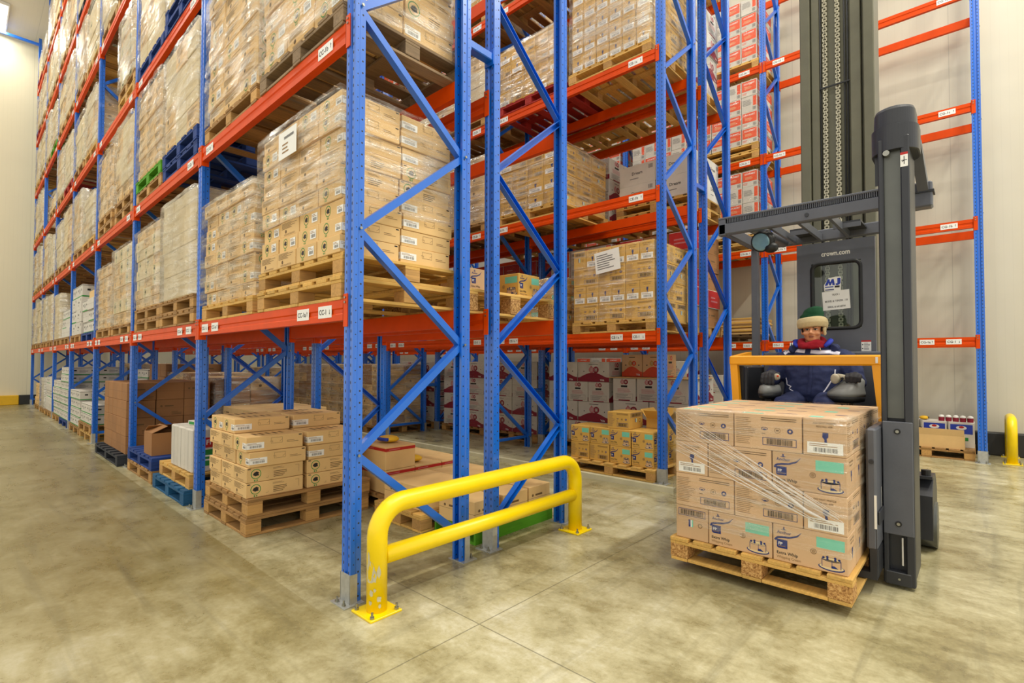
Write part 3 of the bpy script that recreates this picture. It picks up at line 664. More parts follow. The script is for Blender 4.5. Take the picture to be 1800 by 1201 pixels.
# style -> (body material, {face: (draw, kind)}, sticker list)
def S(mat, mx=None, my=None, top=None, stick=()): return dict(mat=mat, mx=mx, my=my, top=top, stick=stick)
STY = {
 'anchor_y_logo': S('cardboard_pinkish', (d_anchor, 'logo'), (d_anchor, 'end'), 't', ()),          # long side faces -X
 'anchor_y_back': S('cardboard_pinkish', (d_anchor, 'back'), (d_anchor, 'end2'), 't', ()),
 'anchor_x_end': S('cardboard_pinkish', (d_anchor, 'end'), (d_anchor, 'back'), 't', (('mx', .10, .06, .92, .36),)),
 'anchor_x_end2': S('cardboard_pinkish', (d_anchor, 'end2'), (d_anchor, 'logo'), 't', ()),
 'gold_y_logo': S('cardboard_golden', (d_anchor, 'logo'), (d_anchor, 'logo'), None, ()),
 'gold_y_back': S('cardboard_golden', (d_anchor, 'back'), (d_anchor, 'end2'), None, ()),
 'gold_x_end': S('cardboard_golden', (d_anchor, 'end'), (d_anchor, 'back'), None, (('mx', .10, .06, .92, .36),)),
 'gold_x_end2': S('cardboard_golden', (d_anchor, 'end2'), (d_anchor, 'logo'), None, ()),
 'mango_lab': S('cardboard', (d_mango, 'endlogo'), (d_mango, 'diagram'), 'm', (('my', .0, .20, .30, .62), ('mx', .74, .20, 1.0, .62))),
 'mango_lab2': S('cardboard', (d_mango, 'endlogo'), (d_mango, 'diagram'), 'm', (('my', .02, .22, .32, .64), ('mx', .60, .30, .88, .80))),
 'mango_logo': S('cardboard', (d_mango, 'endtext'), (d_mango, 'logo'), 'm', ()),
 'mango_end': S('cardboard', (d_mango, 'endlogo'), (d_mango, 'logo'), 'm', (('mx', .62, .25, .90, .78),)),
 'wrap_lab': S('cardboard', (d_mango, 'endtext'), (d_mango, 'endlogo'), None, (('my', .1, .2, .7, .5),)),
 'wrap_logo': S('cardboard_cream', (d_mango, 'endlogo'), (d_mango, 'endlogo'), None, ()),
 'wrap_plain': S('cardboard_cream', (d_plain, ''), (d_plain, ''), None, ()),
 'wrap_text': S('cardboard', (d_mango, 'endtext'), (d_mango, 'endtext'), None, ()),
 'pome_wave': S('cardboard_white', (d_pome, 'wave'), (d_pome, 'end'), None, ()),
 'pome_end': S('cardboard_white', (d_pome, 'end'), (d_pome, 'wave'), None, ()),
 'peach': S('cardboard_peach', (lambda f, k: d_pome(f, k, ('ink_orange', 'cardboard_golden')), 'wave'), (lambda f, k: d_pome(f, k, ('ink_orange', 'cardboard_golden')), 'end'), None, ()),
 'gour': S('cardboard_white', (d_gour, 'panel'), (d_gour, 'panel'), None, ()),
 'gour2': S('cardboard_white', (d_gour, 'side'), (d_gour, 'panel'), None, ()),
 'redtape': S('cardboard', (d_red, ''), (d_red, ''), None, ()),
 'brown': S('cardboard_brown', (d_plain, ''), (d_plain, 'txt'), None, ()),
 'brown2': S('cardboard_brown', (d_plain, ''), (d_plain, ''), None, ()),
 'kraft': S('cardboard', (d_plain, 'txt'), (d_plain, 'txt'), None, ()),
 'dream': S('cardboard_white', (d_dream, ''), (d_dream, ''), None, ()),
 'crate': S('cardboard_white', (d_crate, ''), (d_crate, ''), None, ()),
 'redbox': S('cardboard_white', (d_redbox, ''), (d_redbox, ''), None, ()),
 'white': S('cardboard_white', (d_plain, ''), (d_plain, ''), None, ()),
}
LOOK = {'anchor': 'tan cream carton', 'gold': 'golden cream carton', 'mango': 'brown carton', 'wrap': 'brown carton', 'pome': 'white maroon-wave carton', 'peach': 'peach carton', 'gour': 'white-orange carton',
        'redtape': 'red-taped carton', 'brown': 'dark brown carton', 'brown2': 'dark brown carton', 'kraft': 'kraft carton', 'dream': 'white carton', 'crate': 'white produce box', 'redbox': 'red carton', 'white': 'white carton'}
def carton_mesh(sty, a, w, h):
    st = STY[sty]
    def f():
        b = MB(); b.box(-a/2, a/2, -w/2, w/2, 0, h, st['mat'], min(.004, h*.03)); b.nb = 26
        F = facesof(b, a, w, h)
        for k in ('mx', 'my'):
            if st[k]: st[k][0](F[k], st[k][1])
        if st['top'] == 't':
            f2 = F['top']; f2.rect(0, f2.h*.497, f2.w, f2.h*.503, 'ink_brown'); f2.rect(f2.w*.1, f2.h*.1, f2.w*.42, f2.h*.3, 'ink_mint'); f2.rect(f2.w*.55, f2.h*.62, f2.w*.85, f2.h*.68, 'ink_navy')
        elif st['top'] == 'm':
            f2 = F['top']; f2.rect(f2.w*.497, 0, f2.w*.503, f2.h, 'ink_brown'); f2.greek(f2.w*.25, f2.h*.2, f2.w*.75, f2.h*.8, 5, 'ink_brown', 3)
        return b.mesh('carton')
    return cached(('car', sty, round(a, 3), round(w, 3), round(h, 3)), f)
def sticker_mesh(sty, a, w, h):
    st = STY[sty]
    if not st['stick']: return None
    def f():
        b = MB(); F = facesof(b, a, w, h)
        for k, a0, b0, a1, b1 in st['stick']:
            g = F[k]; g.d = .0018; barlabel(g, a0*g.w, b0*g.h, a1*g.w, b1*g.h)
        return b.mesh('barcode_label')
    return cached(('stk', sty, round(a, 3), round(w, 3), round(h, 3)), f)
LASTP = []; BELOW = {}
LAYW = ['bottom', 'second', 'third', 'fourth', 'fifth', 'sixth', 'seventh', 'eighth', 'ninth', 'tenth', 'eleventh']
def put_cartons(items, nick, group, parent=None, base=(0, 0, 0), tops=True):
    """items: (layer, x, y, z, a, w, h, style, rz). Top-level cartons get a label of their own; parts of a wrapped load do not."""
    if not items: return
    nl = max(i[0] for i in items); out = []; pal = list(LASTP)
    for lay in sorted(set(i[0] for i in items)):
        row = [i for i in items if i[0] == lay]
        x0 = min(i[1]-i[4]/2 for i in row); y0 = min(i[2]-i[5]/2 for i in row)
        gs = {'aisle face': [], 'end face': [], 'behind': []}
        for i in row:
            if i[1]-i[4]/2 < x0+.09: gs['aisle face'].append(i)
            elif i[2]-i[5]/2 < y0+.09: gs['end face'].append(i)
            else: gs['behind'].append(i)
        gs['aisle face'].sort(key=lambda i: -i[2]); gs['end face'].sort(key=lambda i: i[1]); gs['behind'].sort(key=lambda i: (-i[2], i[1]))
        for side, g in gs.items():
            for k, i in enumerate(g):
                lw = 'top' if lay == nl and nl > 0 else LAYW[min(lay, 10)]
                pos = 'only one' if len(g) == 1 else ('leftmost' if k == 0 else 'rightmost' if k == len(g)-1 else ORD[k]+' from left')
                _, x, y, z, a, w, h, sty, rz = i
                me = carton_mesh(sty, a, w, h)
                o = obj('carton', me, parent, (x-base[0], y-base[1], z-base[2])); o.rotation_euler = (0, 0, rz)
                if parent is None:
                    lk = LOOK[sty.split('_')[0]]
                    tag(o, f'{lk}, {lw} layer, {pos}, {side}, {nick}', 'carton', group)
                sm = sticker_mesh(sty, a, w, h)
                if sm: obj('barcode_label', sm, o)
                if parent is None or parent.name.startswith('wrapped'): CULL.append(o)
                out.append(o)
                if parent is None: BELOW[o.name] = (pal, nick, i)
    return out

# ------------------------------------------------------------------ pallets
def pallet(xc, yc, z, kind, lab, a=1.1, b=1.2, detail=None, group='pallets', blk=None, h=.145, rz=0., nb=7):
    mat = {'new': 'pine_new', 'worn': 'pine_worn', 'grey': 'pine_grey', 'blue': 'blue_wood', 'teal': 'teal_wood', 'red': 'red_wood', 'dark': 'dark_wood', 'green': 'green_wood'}[kind]
    bm = blk or {'new': 'pine_block', 'worn': 'pine_block'}.get(kind, mat)
    if not inframe(xc-a/2, xc+a/2, yc-b/2, yc+b/2, z, z+h): return None
    detail = (Vector((xc, yc, z))-CAM).length < 12.0
    t = thing('plastic_pallet' if kind == 'dark' else 'wooden_pallet', lab, 'pallet', (xc, yc, z), rz, group)
    key = ('pal', mat, bm, a, b, h, nb)
    bw = .1; t1 = .02
    xs = (-a/2+.06, 0, a/2-.06); ys = (-b/2+.06, 0, b/2-.06)
    dw = min(.13, b/nb*.82); dy = (b-dw)/(nb-1)
    def m(fn, *k):
        def g(): q = MB(); fn(q); return q.mesh('pallet_part')
        return cached(key+k, g)
    if detail:
        dm = m(lambda q: q.box(-a/2, a/2, -dw/2, dw/2, -.011, .011, mat, .002), 'd'); sm = m(lambda q: q.box(-.06, .06, -b/2, b/2, -.010, .010, mat, .002), 's')
        km = m(lambda q: q.box(-.06, .06, -.06, .06, -(h-.064)/2, (h-.064)/2, bm, .003), 'k'); lm = m(lambda q: q.box(-a/2, a/2, -.055, .055, -.010, .010, mat, .002), 'l')
        q = random.Random(hash((round(xc, 2), round(yc, 2), round(z, 2))) & 255)
        for i in range(nb): obj('deck_board', dm, t, (q.uniform(-.006, .006), -b/2+dw/2+i*dy, h-.011))
        for x in xs: obj('stringer_board', sm, t, (x, 0, h-.033))
        for x in xs:
            for y in ys: obj('block', km, t, (x, y, .021+(h-.064)/2))
        for y in ys: obj('bottom_board', lm, t, (0, y, .010))
        em = m(lambda q: q.box(-.055, .055, -b/2+.117, -.057, -.010, .010, mat, .002), 'e')
        for x in (xs[0], xs[2]):
            obj('bottom_board', em, t, (x, 0, .010)); obj('bottom_board', em, t, (x, b/2-.06, .010))
    else:
        def deck(q):
            for i in range(nb): y = -b/2+i*dy; q.box(-a/2, a/2, y, y+dw, h-.022, h, mat)
            for x in xs: q.box(x-.06, x+.06, -b/2, b/2, h-.043, h-.0222, mat)
        def blocks(q):
            for x in xs:
                for y in ys: q.box(x-.06, x+.06, y-.06, y+.06, .0205, h-.0435, bm)
        def base(q):
            for y in ys: q.box(-a/2, a/2, y-.055, y+.055, 0, .020, mat)
        obj('deck', m(deck, 'D'), t); obj('blocks', m(blocks, 'B'), t); obj('base_boards', m(base, 'L'), t)
    CULL.append(t); LASTP.append(t.name); return t

# ------------------------------------------------------------------ stretch film
def film_mesh(x0, x1, y0, y1, z0, z1, mat, seed, amp=.010, off=.012, top=True, taper=.0):
    q = random.Random(seed); b = MB(); b.sm = True
    def per(k):       # rounded rectangle perimeter
        pts = []; n = 9
        for (ax, ay), (bx, by) in (((x0, y1), (x0, y0)), ((x0, y0), (x1, y0)), ((x1, y0), (x1, y1)), ((x1, y1), (x0, y1))):
            for i in range(n):
                t = i/n; pts.append((ax+(bx-ax)*t, ay+(by-ay)*t))
        return pts
    P = per(0); nz = max(5, int((z1-z0)/.075)); cx, cy = (x0+x1)/2, (y0+y1)/2; rings = []
    for j in range(nz+1):
        z = z0+(z1-z0)*j/nz; rg = []
        for x, y in P:
            dx = (-1 if abs(x-x0) < 1e-6 else 1 if abs(x-x1) < 1e-6 else 0); dy = (-1 if abs(y-y0) < 1e-6 else 1 if abs(y-y1) < 1e-6 else 0)
            o = off+q.uniform(0, amp)
            if dx and dy: o *= .6
            rg.append((x+dx*o, y+dy*o, z+(q.uniform(-.012, .012) if 0 < j < nz else 0)))
        rings.append(rg)
    if top:
        rings.append([(cx+(x-cx)*.93, cy+(y-cy)*.93, z1+.008+q.uniform(0, .006)) for x, y, _ in rings[-1]])
    b.rings(rings, mat, False); return b.mesh('stretch_film')
# ------------------------------------------------------------------ loads on the racks
def span(row, dep=None):
    if dep is None: dep = .86 if row == 'CF' else 1.0
    r = ROWS[row]
    return (r['x']+.005, r['x']+.005+dep) if r['s'] > 0 else (r['x']-.005-dep, r['x']-.005)
def grid(x0, y0, z, nx, ny, nl, a, w, h, pick, seed=1, jit=.003, wob=.0, gap=.004, full=False, rot=.006, nick_low=True):
    """stack of cartons; only the rows that can face the camera (low x, low y) plus the top layer"""
    q = random.Random(seed); it = []
    for l in range(nl):
        ox, oy = q.uniform(-wob, wob), q.uniform(-wob, wob)
        for i in range(nx):
            for j in range(ny):
                if not full and i > 0 and j > 0 and not (nick_low and z+nl*h < 1.5): continue
                c = pick(l, i, j, q)
                if c is None: continue
                it.append((l, x0+(i+.5)*a+ox+q.uniform(-jit, jit), y0+(j+.5)*w+oy+q.uniform(-jit, jit), z+l*h+.001, a-gap-jit*2, w-gap-jit*2, h-.002, c, q.uniform(-rot, rot)))
    return it
def slot_y(row, bay, slot): y = ROWS[row]['y'][bay]; return (y+.17, y+1.49)[slot]
BAYW = ['nearest bay', 'second bay', 'third bay', 'fourth bay', 'fifth bay', 'sixth bay', 'seventh bay', 'eighth bay']
def where(row, bay, lev, slot): return f'{ORDL[lev].replace(" beam", "")}, {BAYW[bay]}, {("near", "far")[slot]} half, {ROWS[row]["n"]}'
PALW = {'new': 'fresh wooden', 'worn': 'worn wooden', 'grey': 'grey wooden', 'blue': 'blue', 'teal': 'teal blue', 'red': 'red', 'dark': 'dark plastic', 'green': 'green'}
def pallets(row, bay, lev, slot, kinds, y0, b, detail=False, dep=None, z=None, x0=None):
    dep = dep or (.92 if row == 'CF' else 1.03)
    X = span(row)[0]-.012 if x0 is None else x0; LASTP.clear()
    z = Z[lev] if z is None else z
    for k, kd in enumerate(kinds):
        pos = '' if len(kinds) == 1 else ('lower ', 'upper ', 'third ')[k]
        pallet(X+dep/2+rnd.uniform(-.008, .008), y0+b/2+rnd.uniform(-.008, .008), z+.0005, kd, f'{pos}{PALW[kd]} pallet, {where(row, bay, lev, slot)}', dep, b, detail, 'pallets in the racks'); z += .1455
        if LASTP and lev: ON_BEAM[LASTP[-1]] = (row, bay, lev)
    return z
def wload(row, bay, lev, slot, style, nl, h, kinds=('worn',), film_m='film_heavy', nx=2, ny=3, y0=None, width=1.18, wob=.012, desc='brown cartons', seed=None, dep=None, filmed=True):
    y0 = slot_y(row, bay, slot) if y0 is None else y0; x0, x1 = span(row, dep); dep = x1-x0
    if not inframe(x0, x1, y0, y0+width, Z[lev], Z[lev]+.3+nl*h): return
    seed = seed or (hash((row, bay, lev, slot)) if False else sum(map(ord, row))*7+bay*131+lev*17+slot*5)
    z = pallets(row, bay, lev, slot, kinds, y0-.02, width+.06, False, (1.2 if row == 'CE' else None) if dep > 1.1 else None)
    sty = style if isinstance(style, (list, tuple)) else [style]
    t = thing('wrapped_load' if filmed else 'carton_load', f'{"stretch-wrapped " if filmed else ""}{desc}, {where(row, bay, lev, slot)}', 'wrapped load' if filmed else 'carton stack', ((x0+x1)/2, y0+width/2, z), 0, 'wrapped loads on the racks')
    it = grid(x0, y0, z, nx, ny, nl, dep/nx, width/ny, h, lambda l, i, j, q: q.choice(sty), seed, .003, wob)
    put_cartons(it, '', None, t, ((x0+x1)/2, y0+width/2, z))
    if filmed:
        f = obj('stretch_film', film_mesh(x0-.012, x1+.012, y0-.012, y0+width+.012, z+.003, z+nl*h, film_m, seed, .016, .012), t, (-(x0+x1)/2, -(y0+width/2), -z))
    CULL.append(t); BELOW[t.name] = (list(LASTP), None, None)
def film_over(x0, x1, y0, y1, z0, z1, mat, lab, seed, amp=.008, off=.012):
    o = obj('stretch_film', film_mesh(x0, x1, y0, y1, z0, z1, mat, seed, amp, off)); tag(o, lab, 'stretch film', 'stretch film around loads'); return o

# ---- left rack, nearest bay
def mango_pick(lo):
    def p(l, i, j, q): return ('mango_lab' if l in lo and q.random() < .85 else 'mango_end' if q.random() < .45 else 'mango_logo')
    return p
X0 = .005
z = pallets('CC', 0, 1, 0, ('new', 'new'), .13, 1.26, True)
put_cartons(grid(X0, .16, z, 2, 4, 9, .435, .30, .1125, lambda l, i, j, q: ('mango_lab' if l in (0, 1, 2, 3, 6, 7, 8) and (i == 1 or j == 0) else 'mango_logo' if l in (4, 5) else q.choice(('mango_end', 'mango_end', 'mango_logo'))), 31, .004, .014),
            'wrapped load beside the end upright', 'brown cartons wrapped beside the end upright')
film_over(X0-.02, X0+.89, .14, 1.38, z+.30, z+9*.1125, 'film_clear', 'clear stretch film around the tall load beside the end upright', 5)
b = MB(); b.box(0, .28, -.001, 0, 0, .19, 'white_paper'); fc = Face(b, (0, -.001, 0), (1, 0, 0), (0, 0, 1), .28, .19)
fc.rect(.09, .13, .24, .148, 'ink_grey'); fc.greek(.06, .03, .2, .11, 3, 'ink_faint', 4); o = b.build('paper_sheet'); o.location = (X0-.040, .97, z+.755); o.rotation_euler = (0, 0, -math.pi/2)
tag(o, 'white paper sheet under the film of the tall load', 'paper sheet')
z = pallets('CC', 0, 1, 1, ('new',), 1.49, 1.22, True)
put_cartons(grid(X0, 1.5, z, 2, 4, 8, .435, .295, .1165, lambda l, i, j, q: 'mango_lab' if l in (1, 3, 5) and (i or not j) else q.choice(('mango_logo', 'mango_end', 'mango_logo')), 37, .004, .012),
            'second wrapped load, first beam', 'brown cartons wrapped on the first beam')
film_over(X0-.02, X0+.89, 1.48, 2.70, z, z+8*.1165, 'film_clear', 'clear stretch film around the second load on the first beam', 6)
z = pallets('CC', 0, 2, 0, ('grey',), .13, 1.26, True)
put_cartons(grid(X0, .16, z, 2, 3, 5, .44, .40, .15, lambda l, i, j, q: q.choice(('mango_lab2', 'mango_logo', 'mango_end')), 41, .004, .012), 'load above the nearest bay', 'brown cartons above the nearest bay')
film_over(X0-.02, X0+.89, .14, 1.38, z, z+8*.15, 'film_clear', 'clear stretch film around the load above the nearest bay', 7)
wload('CC', 0, 2, 1, ('mango_logo', 'mango_logo', 'mango_end'), 8, .15, ('worn',), 'film_clear', 2, 3, desc='brown emblem cartons', wob=.014)
# floor pile on two stacked pallets
for k in (0, 1):
    if not k: LASTP.clear()
    pallet(.565+.01*k, 2.13, .146*k+.0005, 'worn', f'{("lower", "upper")[k]} worn wooden pallet under the unwrapped carton pile', 1.1, 1.02, True, 'pallets on the floor')
q = random.Random(9); it = []
hh = .123; zf = .292
for l in range(5):
    for i in range(2):
        for j in range(3):
            if l == 4 and (j == 0 and i == 0 or (i == 1 and j == 0)): continue
            ox = {0: (0, 0), 1: (.0, .0), 2: (.012, -.008), 3: (-.004, .0), 4: (.01, .01)}[l]
            sty = 'mango_logo' if l < 2 else 'mango_lab'
            if j > 0 and i == 0 and l < 4: sty = 'mango_logo'
            it.append((l, .03+.235+i*.50+ox[0]+q.uniform(-.006, .006), 1.665+.145+j*.297+ox[1]+q.uniform(-.004, .004), zf+l*hh+.001, .465, .284, hh-.003, sty, q.uniform(-.012, .012)))
put_cartons(it, 'unwrapped floor pile', 'brown cartons piled on doubled floor pallets')

# ---- left rack, second bay
def bag_group():
    LASTP.clear(); pallet(.51, 3.57, .0005, 'teal', 'lower teal blue pallet on the floor, left rack second bay', 1.14, 1.16, True, 'pallets on the floor')
    pallet(.53, 3.55, .146, 'new', 'upper wooden pallet on the teal pallet', 1.08, 1.08, True, 'pallets on the floor')
    for k in range(3):
        for i in range(2):
            b = MB(); b.box(-.2, .2, -.115, .115, 0, .43, 'cardboard_white', .012); f = facesof(b, .4, .23, .43)
            f['mx'].rect(.112, .02, .116, .41, 'ink_grey')
            g = f['my']; g.rect(.03, .06, .37, .22, 'ink_green'); g.rect(.03, .24, .37, .34, 'ink_red'); g.k += 1; g.text('Fresh', .2, .27, .05, 'ink_white', True, .24); g.greek(.08, .1, .32, .18, 2, 'ink_white')
            o = b.build('carton'); o.location = (.22+i*.42, 3.16+k*.245, .2925)
            tag(o, f'tall white carton, {("right", "middle", "left")[k]} of the {("front", "back")[i]} row, on the pallet over the teal one', 'carton', 'tall white cartons on stacked pallets')
    b = MB(); b.box(-.14, .14, -.1, .1, 0, .05, 'cardboard_white', .004); f = facesof(b, .28, .2, .05); f['mx'].rect(.02, .01, .12, .04, 'ink_green')
    o = b.build('carton'); o.location = (.26, 3.42, .7255); o.rotation_euler = (0, 0, .2); tag(o, 'small flat white and green box lying on the tall white cartons', 'carton')
bag_group()
def open_box(loc, a, w, h, mat, lab, rz=0., flaps=(1, 1, 1, 1), ang=70, cat='carton', inner=None):
    t = thing('open_carton', lab, cat, loc, rz); th = .006
    b = MB(); b.box(-a/2, a/2, -w/2, w/2, 0, th, mat)
    for s_ in (-1, 1):
        b.box(s_*(a/2-th/2)-th/2, s_*(a/2-th/2)+th/2, -w/2, w/2, th, h, mat); b.box(-a/2+th, a/2-th, s_*(w/2-th/2)-th/2, s_*(w/2-th/2)+th/2, th, h, mat)
    b.build('body', t); k = 0; c, s = math.cos(R(ang)), math.sin(R(ang)); fl = min(w, a)*.48
    for (dx, dy, ln) in ((-1, 0, w), (1, 0, w), (0, -1, a), (0, 1, a)):
        if flaps[k]:
            p = Vector((dx*(a/2-.002), dy*(w/2-.002), h+.001)); o_ = Vector((dx*c, dy*c, s)); l = Vector((-dy, dx, 0)); n = o_.cross(l)
            b = MB(); b.obox(p+o_*fl/2, o_*fl/2, l*(ln/2-.004), n*.0025, mat); b.build('flap', t)
        k += 1
    if inner: b = MB(); b.box(-a/2+.01, a/2-.01, -w/2+.01, w/2-.01, th, h*.8, inner); b.build('contents', t)
    return t
LASTP.clear(); pallet(.50, 4.86, .0005, 'worn', 'lower wooden pallet on the floor under the blue pallet', 1.1, 1.2, True, 'pallets on the floor')
pallet(.50, 4.86, .146, 'blue', 'upper blue pallet carrying the small open brown carton', 1.1, 1.2, True, 'pallets on the floor')
open_box((.22, 4.62, .292), .46, .36, .26, 'cardboard_brown', 'small open brown carton on the blue pallet, left rack second bay', 0, (1, 1, 0, 1), 155)
wload('CC', 1, 1, 0, ('wrap_plain',), 4, .27, ('worn', 'worn'), 'film_milky', 2, 3, desc='pale cartons', width=1.19)
wload('CC', 1, 1, 1, ('wrap_lab', 'wrap_logo'), 8, .125, ('worn', 'worn'), 'film_heavy', 2, 3, desc='labelled brown cartons', width=1.15)
wload('CC', 1, 2, 0, ('wrap_plain', 'wrap_text'), 4, .27, ('blue', 'blue'), 'film_heavy', 2, 3, desc='tall pale cartons', width=1.19)
wload('CC', 1, 2, 1, ('wrap_lab', 'wrap_text'), 8, .14, ('worn', 'green'), 'film_heavy', 2, 3, desc='labelled cartons', width=1.16)
wload('CC', 1, 3, 0, ('wrap_text', 'wrap_plain'), 5, .23, ('blue', 'blue'), 'film_heavy', 2, 3, desc='pale cartons')
wload('CC', 1, 3, 1, ('wrap_plain', 'wrap_text'), 5, .23, ('blue',), 'film_heavy', 2, 3, desc='pale cartons')
# ---- third bay: brown stack on the floor
LASTP.clear(); pallet(.44, 6.55, .0005, 'dark', 'dark plastic pallet under the big dark brown carton stack', 1.1, 1.62, True, 'pallets on the floor')
put_cartons(grid(-.02, 5.76, .1465, 3, 5, 4, .338, .30, .238, lambda l, i, j, q: 'brown' if (i+l) % 2 else 'brown2', 51, .002, .006), 'dark stack, third bay', 'dark brown cartons stacked on a plastic pallet')
wload('CC', 2, 1, 0, ('wrap_text', 'wrap_logo'), 6, .185, ('worn',), 'film_heavy', 2, 3, desc='brown cartons', width=1.15)
wload('CC', 2, 1, 1, ('wrap_text',), 6, .165, ('worn',), 'film_heavy', 2, 3, desc='dull brown cartons', width=1.1)
wload('CC', 2, 2, 0, ('wrap_text', 'wrap_plain'), 5, .22, ('worn', 'worn'), 'film_heavy', 2, 3, desc='loose brown cartons', width=1.1)
wload('CC', 2, 2, 1, ('wrap_text', 'wrap_lab'), 5, .205, ('worn', 'worn'), 'film_heavy', 2, 3, desc='bulging brown cartons', width=1.1)
wload('CC', 2, 3, 0, ('wrap_logo', 'wrap_logo', 'wrap_lab'), 6, .165, ('new', 'worn'), 'film_milky', 2, 2, desc='cartons with round emblems', width=1.0)
wload('CC', 2, 4, 0, ('wrap_plain',), 5, .22, ('worn', 'dark'), 'film_milky', 2, 3, desc='white cartons')
wload('CC', 2, 4, 1, ('wrap_plain',), 5, .22, ('worn',), 'film_milky', 2, 3, desc='white cartons')
# ---- fourth bay and beyond on the left rack
wload('CC', 3, 0, 0, ('crate',), 2, .17, ('new', 'worn'), None, 2, 2, desc='low white produce boxes', filmed=False)
wload('CC', 3, 0, 1, ('crate',), 4, .17, ('worn',), None, 2, 2, desc='white produce boxes', filmed=False)
wload('CC', 4, 0, 0, ('crate',), 7, .16, ('blue',), None, 2, 2, desc='tall white produce boxes', filmed=False)
wload('CC', 4, 0, 1, ('crate',), 5, .16, ('worn',), None, 2, 2, desc='white produce boxes', filmed=False)
wload('CC', 5, 0, 0, ('crate', 'white'), 5, .17, ('worn',), None, 2, 2, desc='white boxes with green edges', filmed=False)
wload('CC', 5, 0, 1, ('white',), 4, .2, ('worn',), 'film_milky', 2, 2, desc='plain white boxes')
wload('CC', 6, 0, 0, ('kraft',), 3, .2, ('worn',), None, 2, 2, desc='small brown cartons', filmed=False)
wload('CC', 3, 1, 0, ('crate', 'white'), 3, .2, ('blue',), None, 2, 2, desc='low white boxes', filmed=False)
open_box((.26, 8.80, 1.768+.147+.602), .5, .5, .12, 'cardboard', 'open shallow brown tray on the low white boxes', 0, (0, 0, 0, 0))
wload('CC', 3, 1, 1, ('crate', 'dream'), 4, .24, ('worn',), None, 2, 2, desc='white printed boxes', filmed=False)
wload('CC', 4, 1, 0, ('crate', 'white'), 3, .2, ('worn',), None, 2, 2, desc='low white boxes', filmed=False)
wload('CC', 4, 1, 1, ('wrap_plain',), 4, .26, ('worn',), 'film_milky', 2, 2, desc='cream cartons')
for bay, lev, slot, nl, h, pal in ((3, 2, 0, 4, .2, 'new'), (3, 2, 1, 4, .28, 'worn'), (4, 2, 0, 4, .28, 'worn'), (4, 2, 1, 4, .26, 'worn'), (3, 3, 0, 5, .2, 'new'), (3, 3, 1, 5, .2, 'worn'),
                                   (4, 3, 0, 5, .21, 'red'), (4, 3, 1, 5, .22, 'worn'), (5, 1, 0, 5, .23, 'worn'), (5, 1, 1, 5, .24, 'worn'), (6, 1, 0, 5, .24, 'worn'), (6, 1, 1, 5, .22, 'worn'),
                                   (5, 2, 0, 4, .24, 'worn'), (5, 2, 1, 5, .24, 'worn'), (6, 2, 0, 5, .22, 'worn'), (6, 2, 1, 5, .22, 'new'), (5, 3, 0, 2, .2, 'worn'), (6, 3, 0, 5, .22, 'worn'), (6, 3, 1, 5, .22, 'new'),
                                   (3, 4, 0, 5, .22, 'new'), (3, 4, 1, 5, .23, 'worn'), (4, 4, 0, 5, .22, 'worn'), (4, 4, 1, 5, .22, 'worn'), (5, 4, 0, 5, .2, 'green'), (5, 4, 1, 5, .24, 'worn'), (6, 4, 0, 5, .22, 'worn'), (6, 4, 1, 5, .22, 'new'),
                                   (3, 5, 0, 5, .22, 'worn'), (3, 5, 1, 5, .22, 'dark'), (4, 5, 0, 5, .22, 'worn'), (4, 5, 1, 5, .22, 'worn'), (5, 5, 0, 5, .22, 'worn'), (5, 5, 1, 5, .22, 'worn'), (6, 5, 0, 5, .22, 'worn'), (6, 5, 1, 5, .22, 'red'),
                                   (4, 6, 0, 4, .22, 'worn'), (4, 6, 1, 4, .22, 'worn'), (5, 6, 0, 5, .22, 'worn'), (5, 6, 1, 5, .22, 'worn'), (6, 6, 0, 3, .22, 'worn'), (6, 6, 1, 3, .22, 'red')):
    sty = (('wrap_plain', 'wrap_text'), ('wrap_plain', 'wrap_logo'), ('wrap_plain', 'wrap_text'))[(bay+lev+slot) % 3]
    wload('CC', bay, lev, slot, sty, nl, h, (pal,), ('film_milky', 'film_heavy', 'film_milky')[(bay*2+lev+slot) % 3], 2, 2, desc=('pale cartons', 'cream cartons', 'light brown cartons')[(bay+lev+slot) % 3], wob=.018)

# ---- second rack
LASTP.clear(); pallet(1.58, .71, 1.7685, 'new', 'wooden pallet on the first beams of the second rack, nearest the end', 1.1, 1.1, True, 'pallets in the racks', 'chipboard', .19)
it = [(0, 1.82, .42, 1.960, .29, .39, .20, 'gold_y_logo', .03), (0, 1.36, .50, 1.960, .30, .39, .19, 'anchor_x_end2', -.04), (0, 1.82, .86, 1.960, .29, .39, .2, 'gold_y_back', 0.), (0, 1.36, .93, 1.960, .3, .39, .2, 'gold_y_back', .02)]
put_cartons(it, 'lone pallet, second rack', 'cartons on the first beams of the second rack')
# floor below: green skid with kraft cartons, wooden pallet, red-taped cartons
b = MB(); b.box(1.14, 2.08, .17, .66, 0, .02, 'green_wood'); b.box(1.14, 2.08, .17, .19, .02, .10, 'green_wood'); b.box(1.14, 2.08, .64, .66, .02, .10, 'green_wood'); b.box(1.14, 2.08, .17, .66, .1, .115, 'green_wood')
tag(b.build('green_skid'), 'bright green skid on the floor behind the yellow guard rail', 'skid')
it = [(0, 1.30, .42, .116, .28, .42, .20, 'kraft', .02), (0, 1.62, .40, .116, .30, .42, .20, 'kraft', -.01), (0, 1.94, .41, .116, .29, .42, .20, 'kraft', .0)]
put_cartons(it, 'green skid', 'kraft cartons on the green skid')
LASTP.clear(); pallet(1.58, 1.03, .0005, 'new', 'low wooden pallet on the floor between green skid and red-taped cartons', 1.12, .68, True, 'pallets on the floor', None, .145, 0., 5)
it = [(0, 1.34, 1.02, .147, .5, .6, .20, 'kraft', .02), (0, 1.86, 1.03, .147, .48, .6, .19, 'kraft', -.02)]
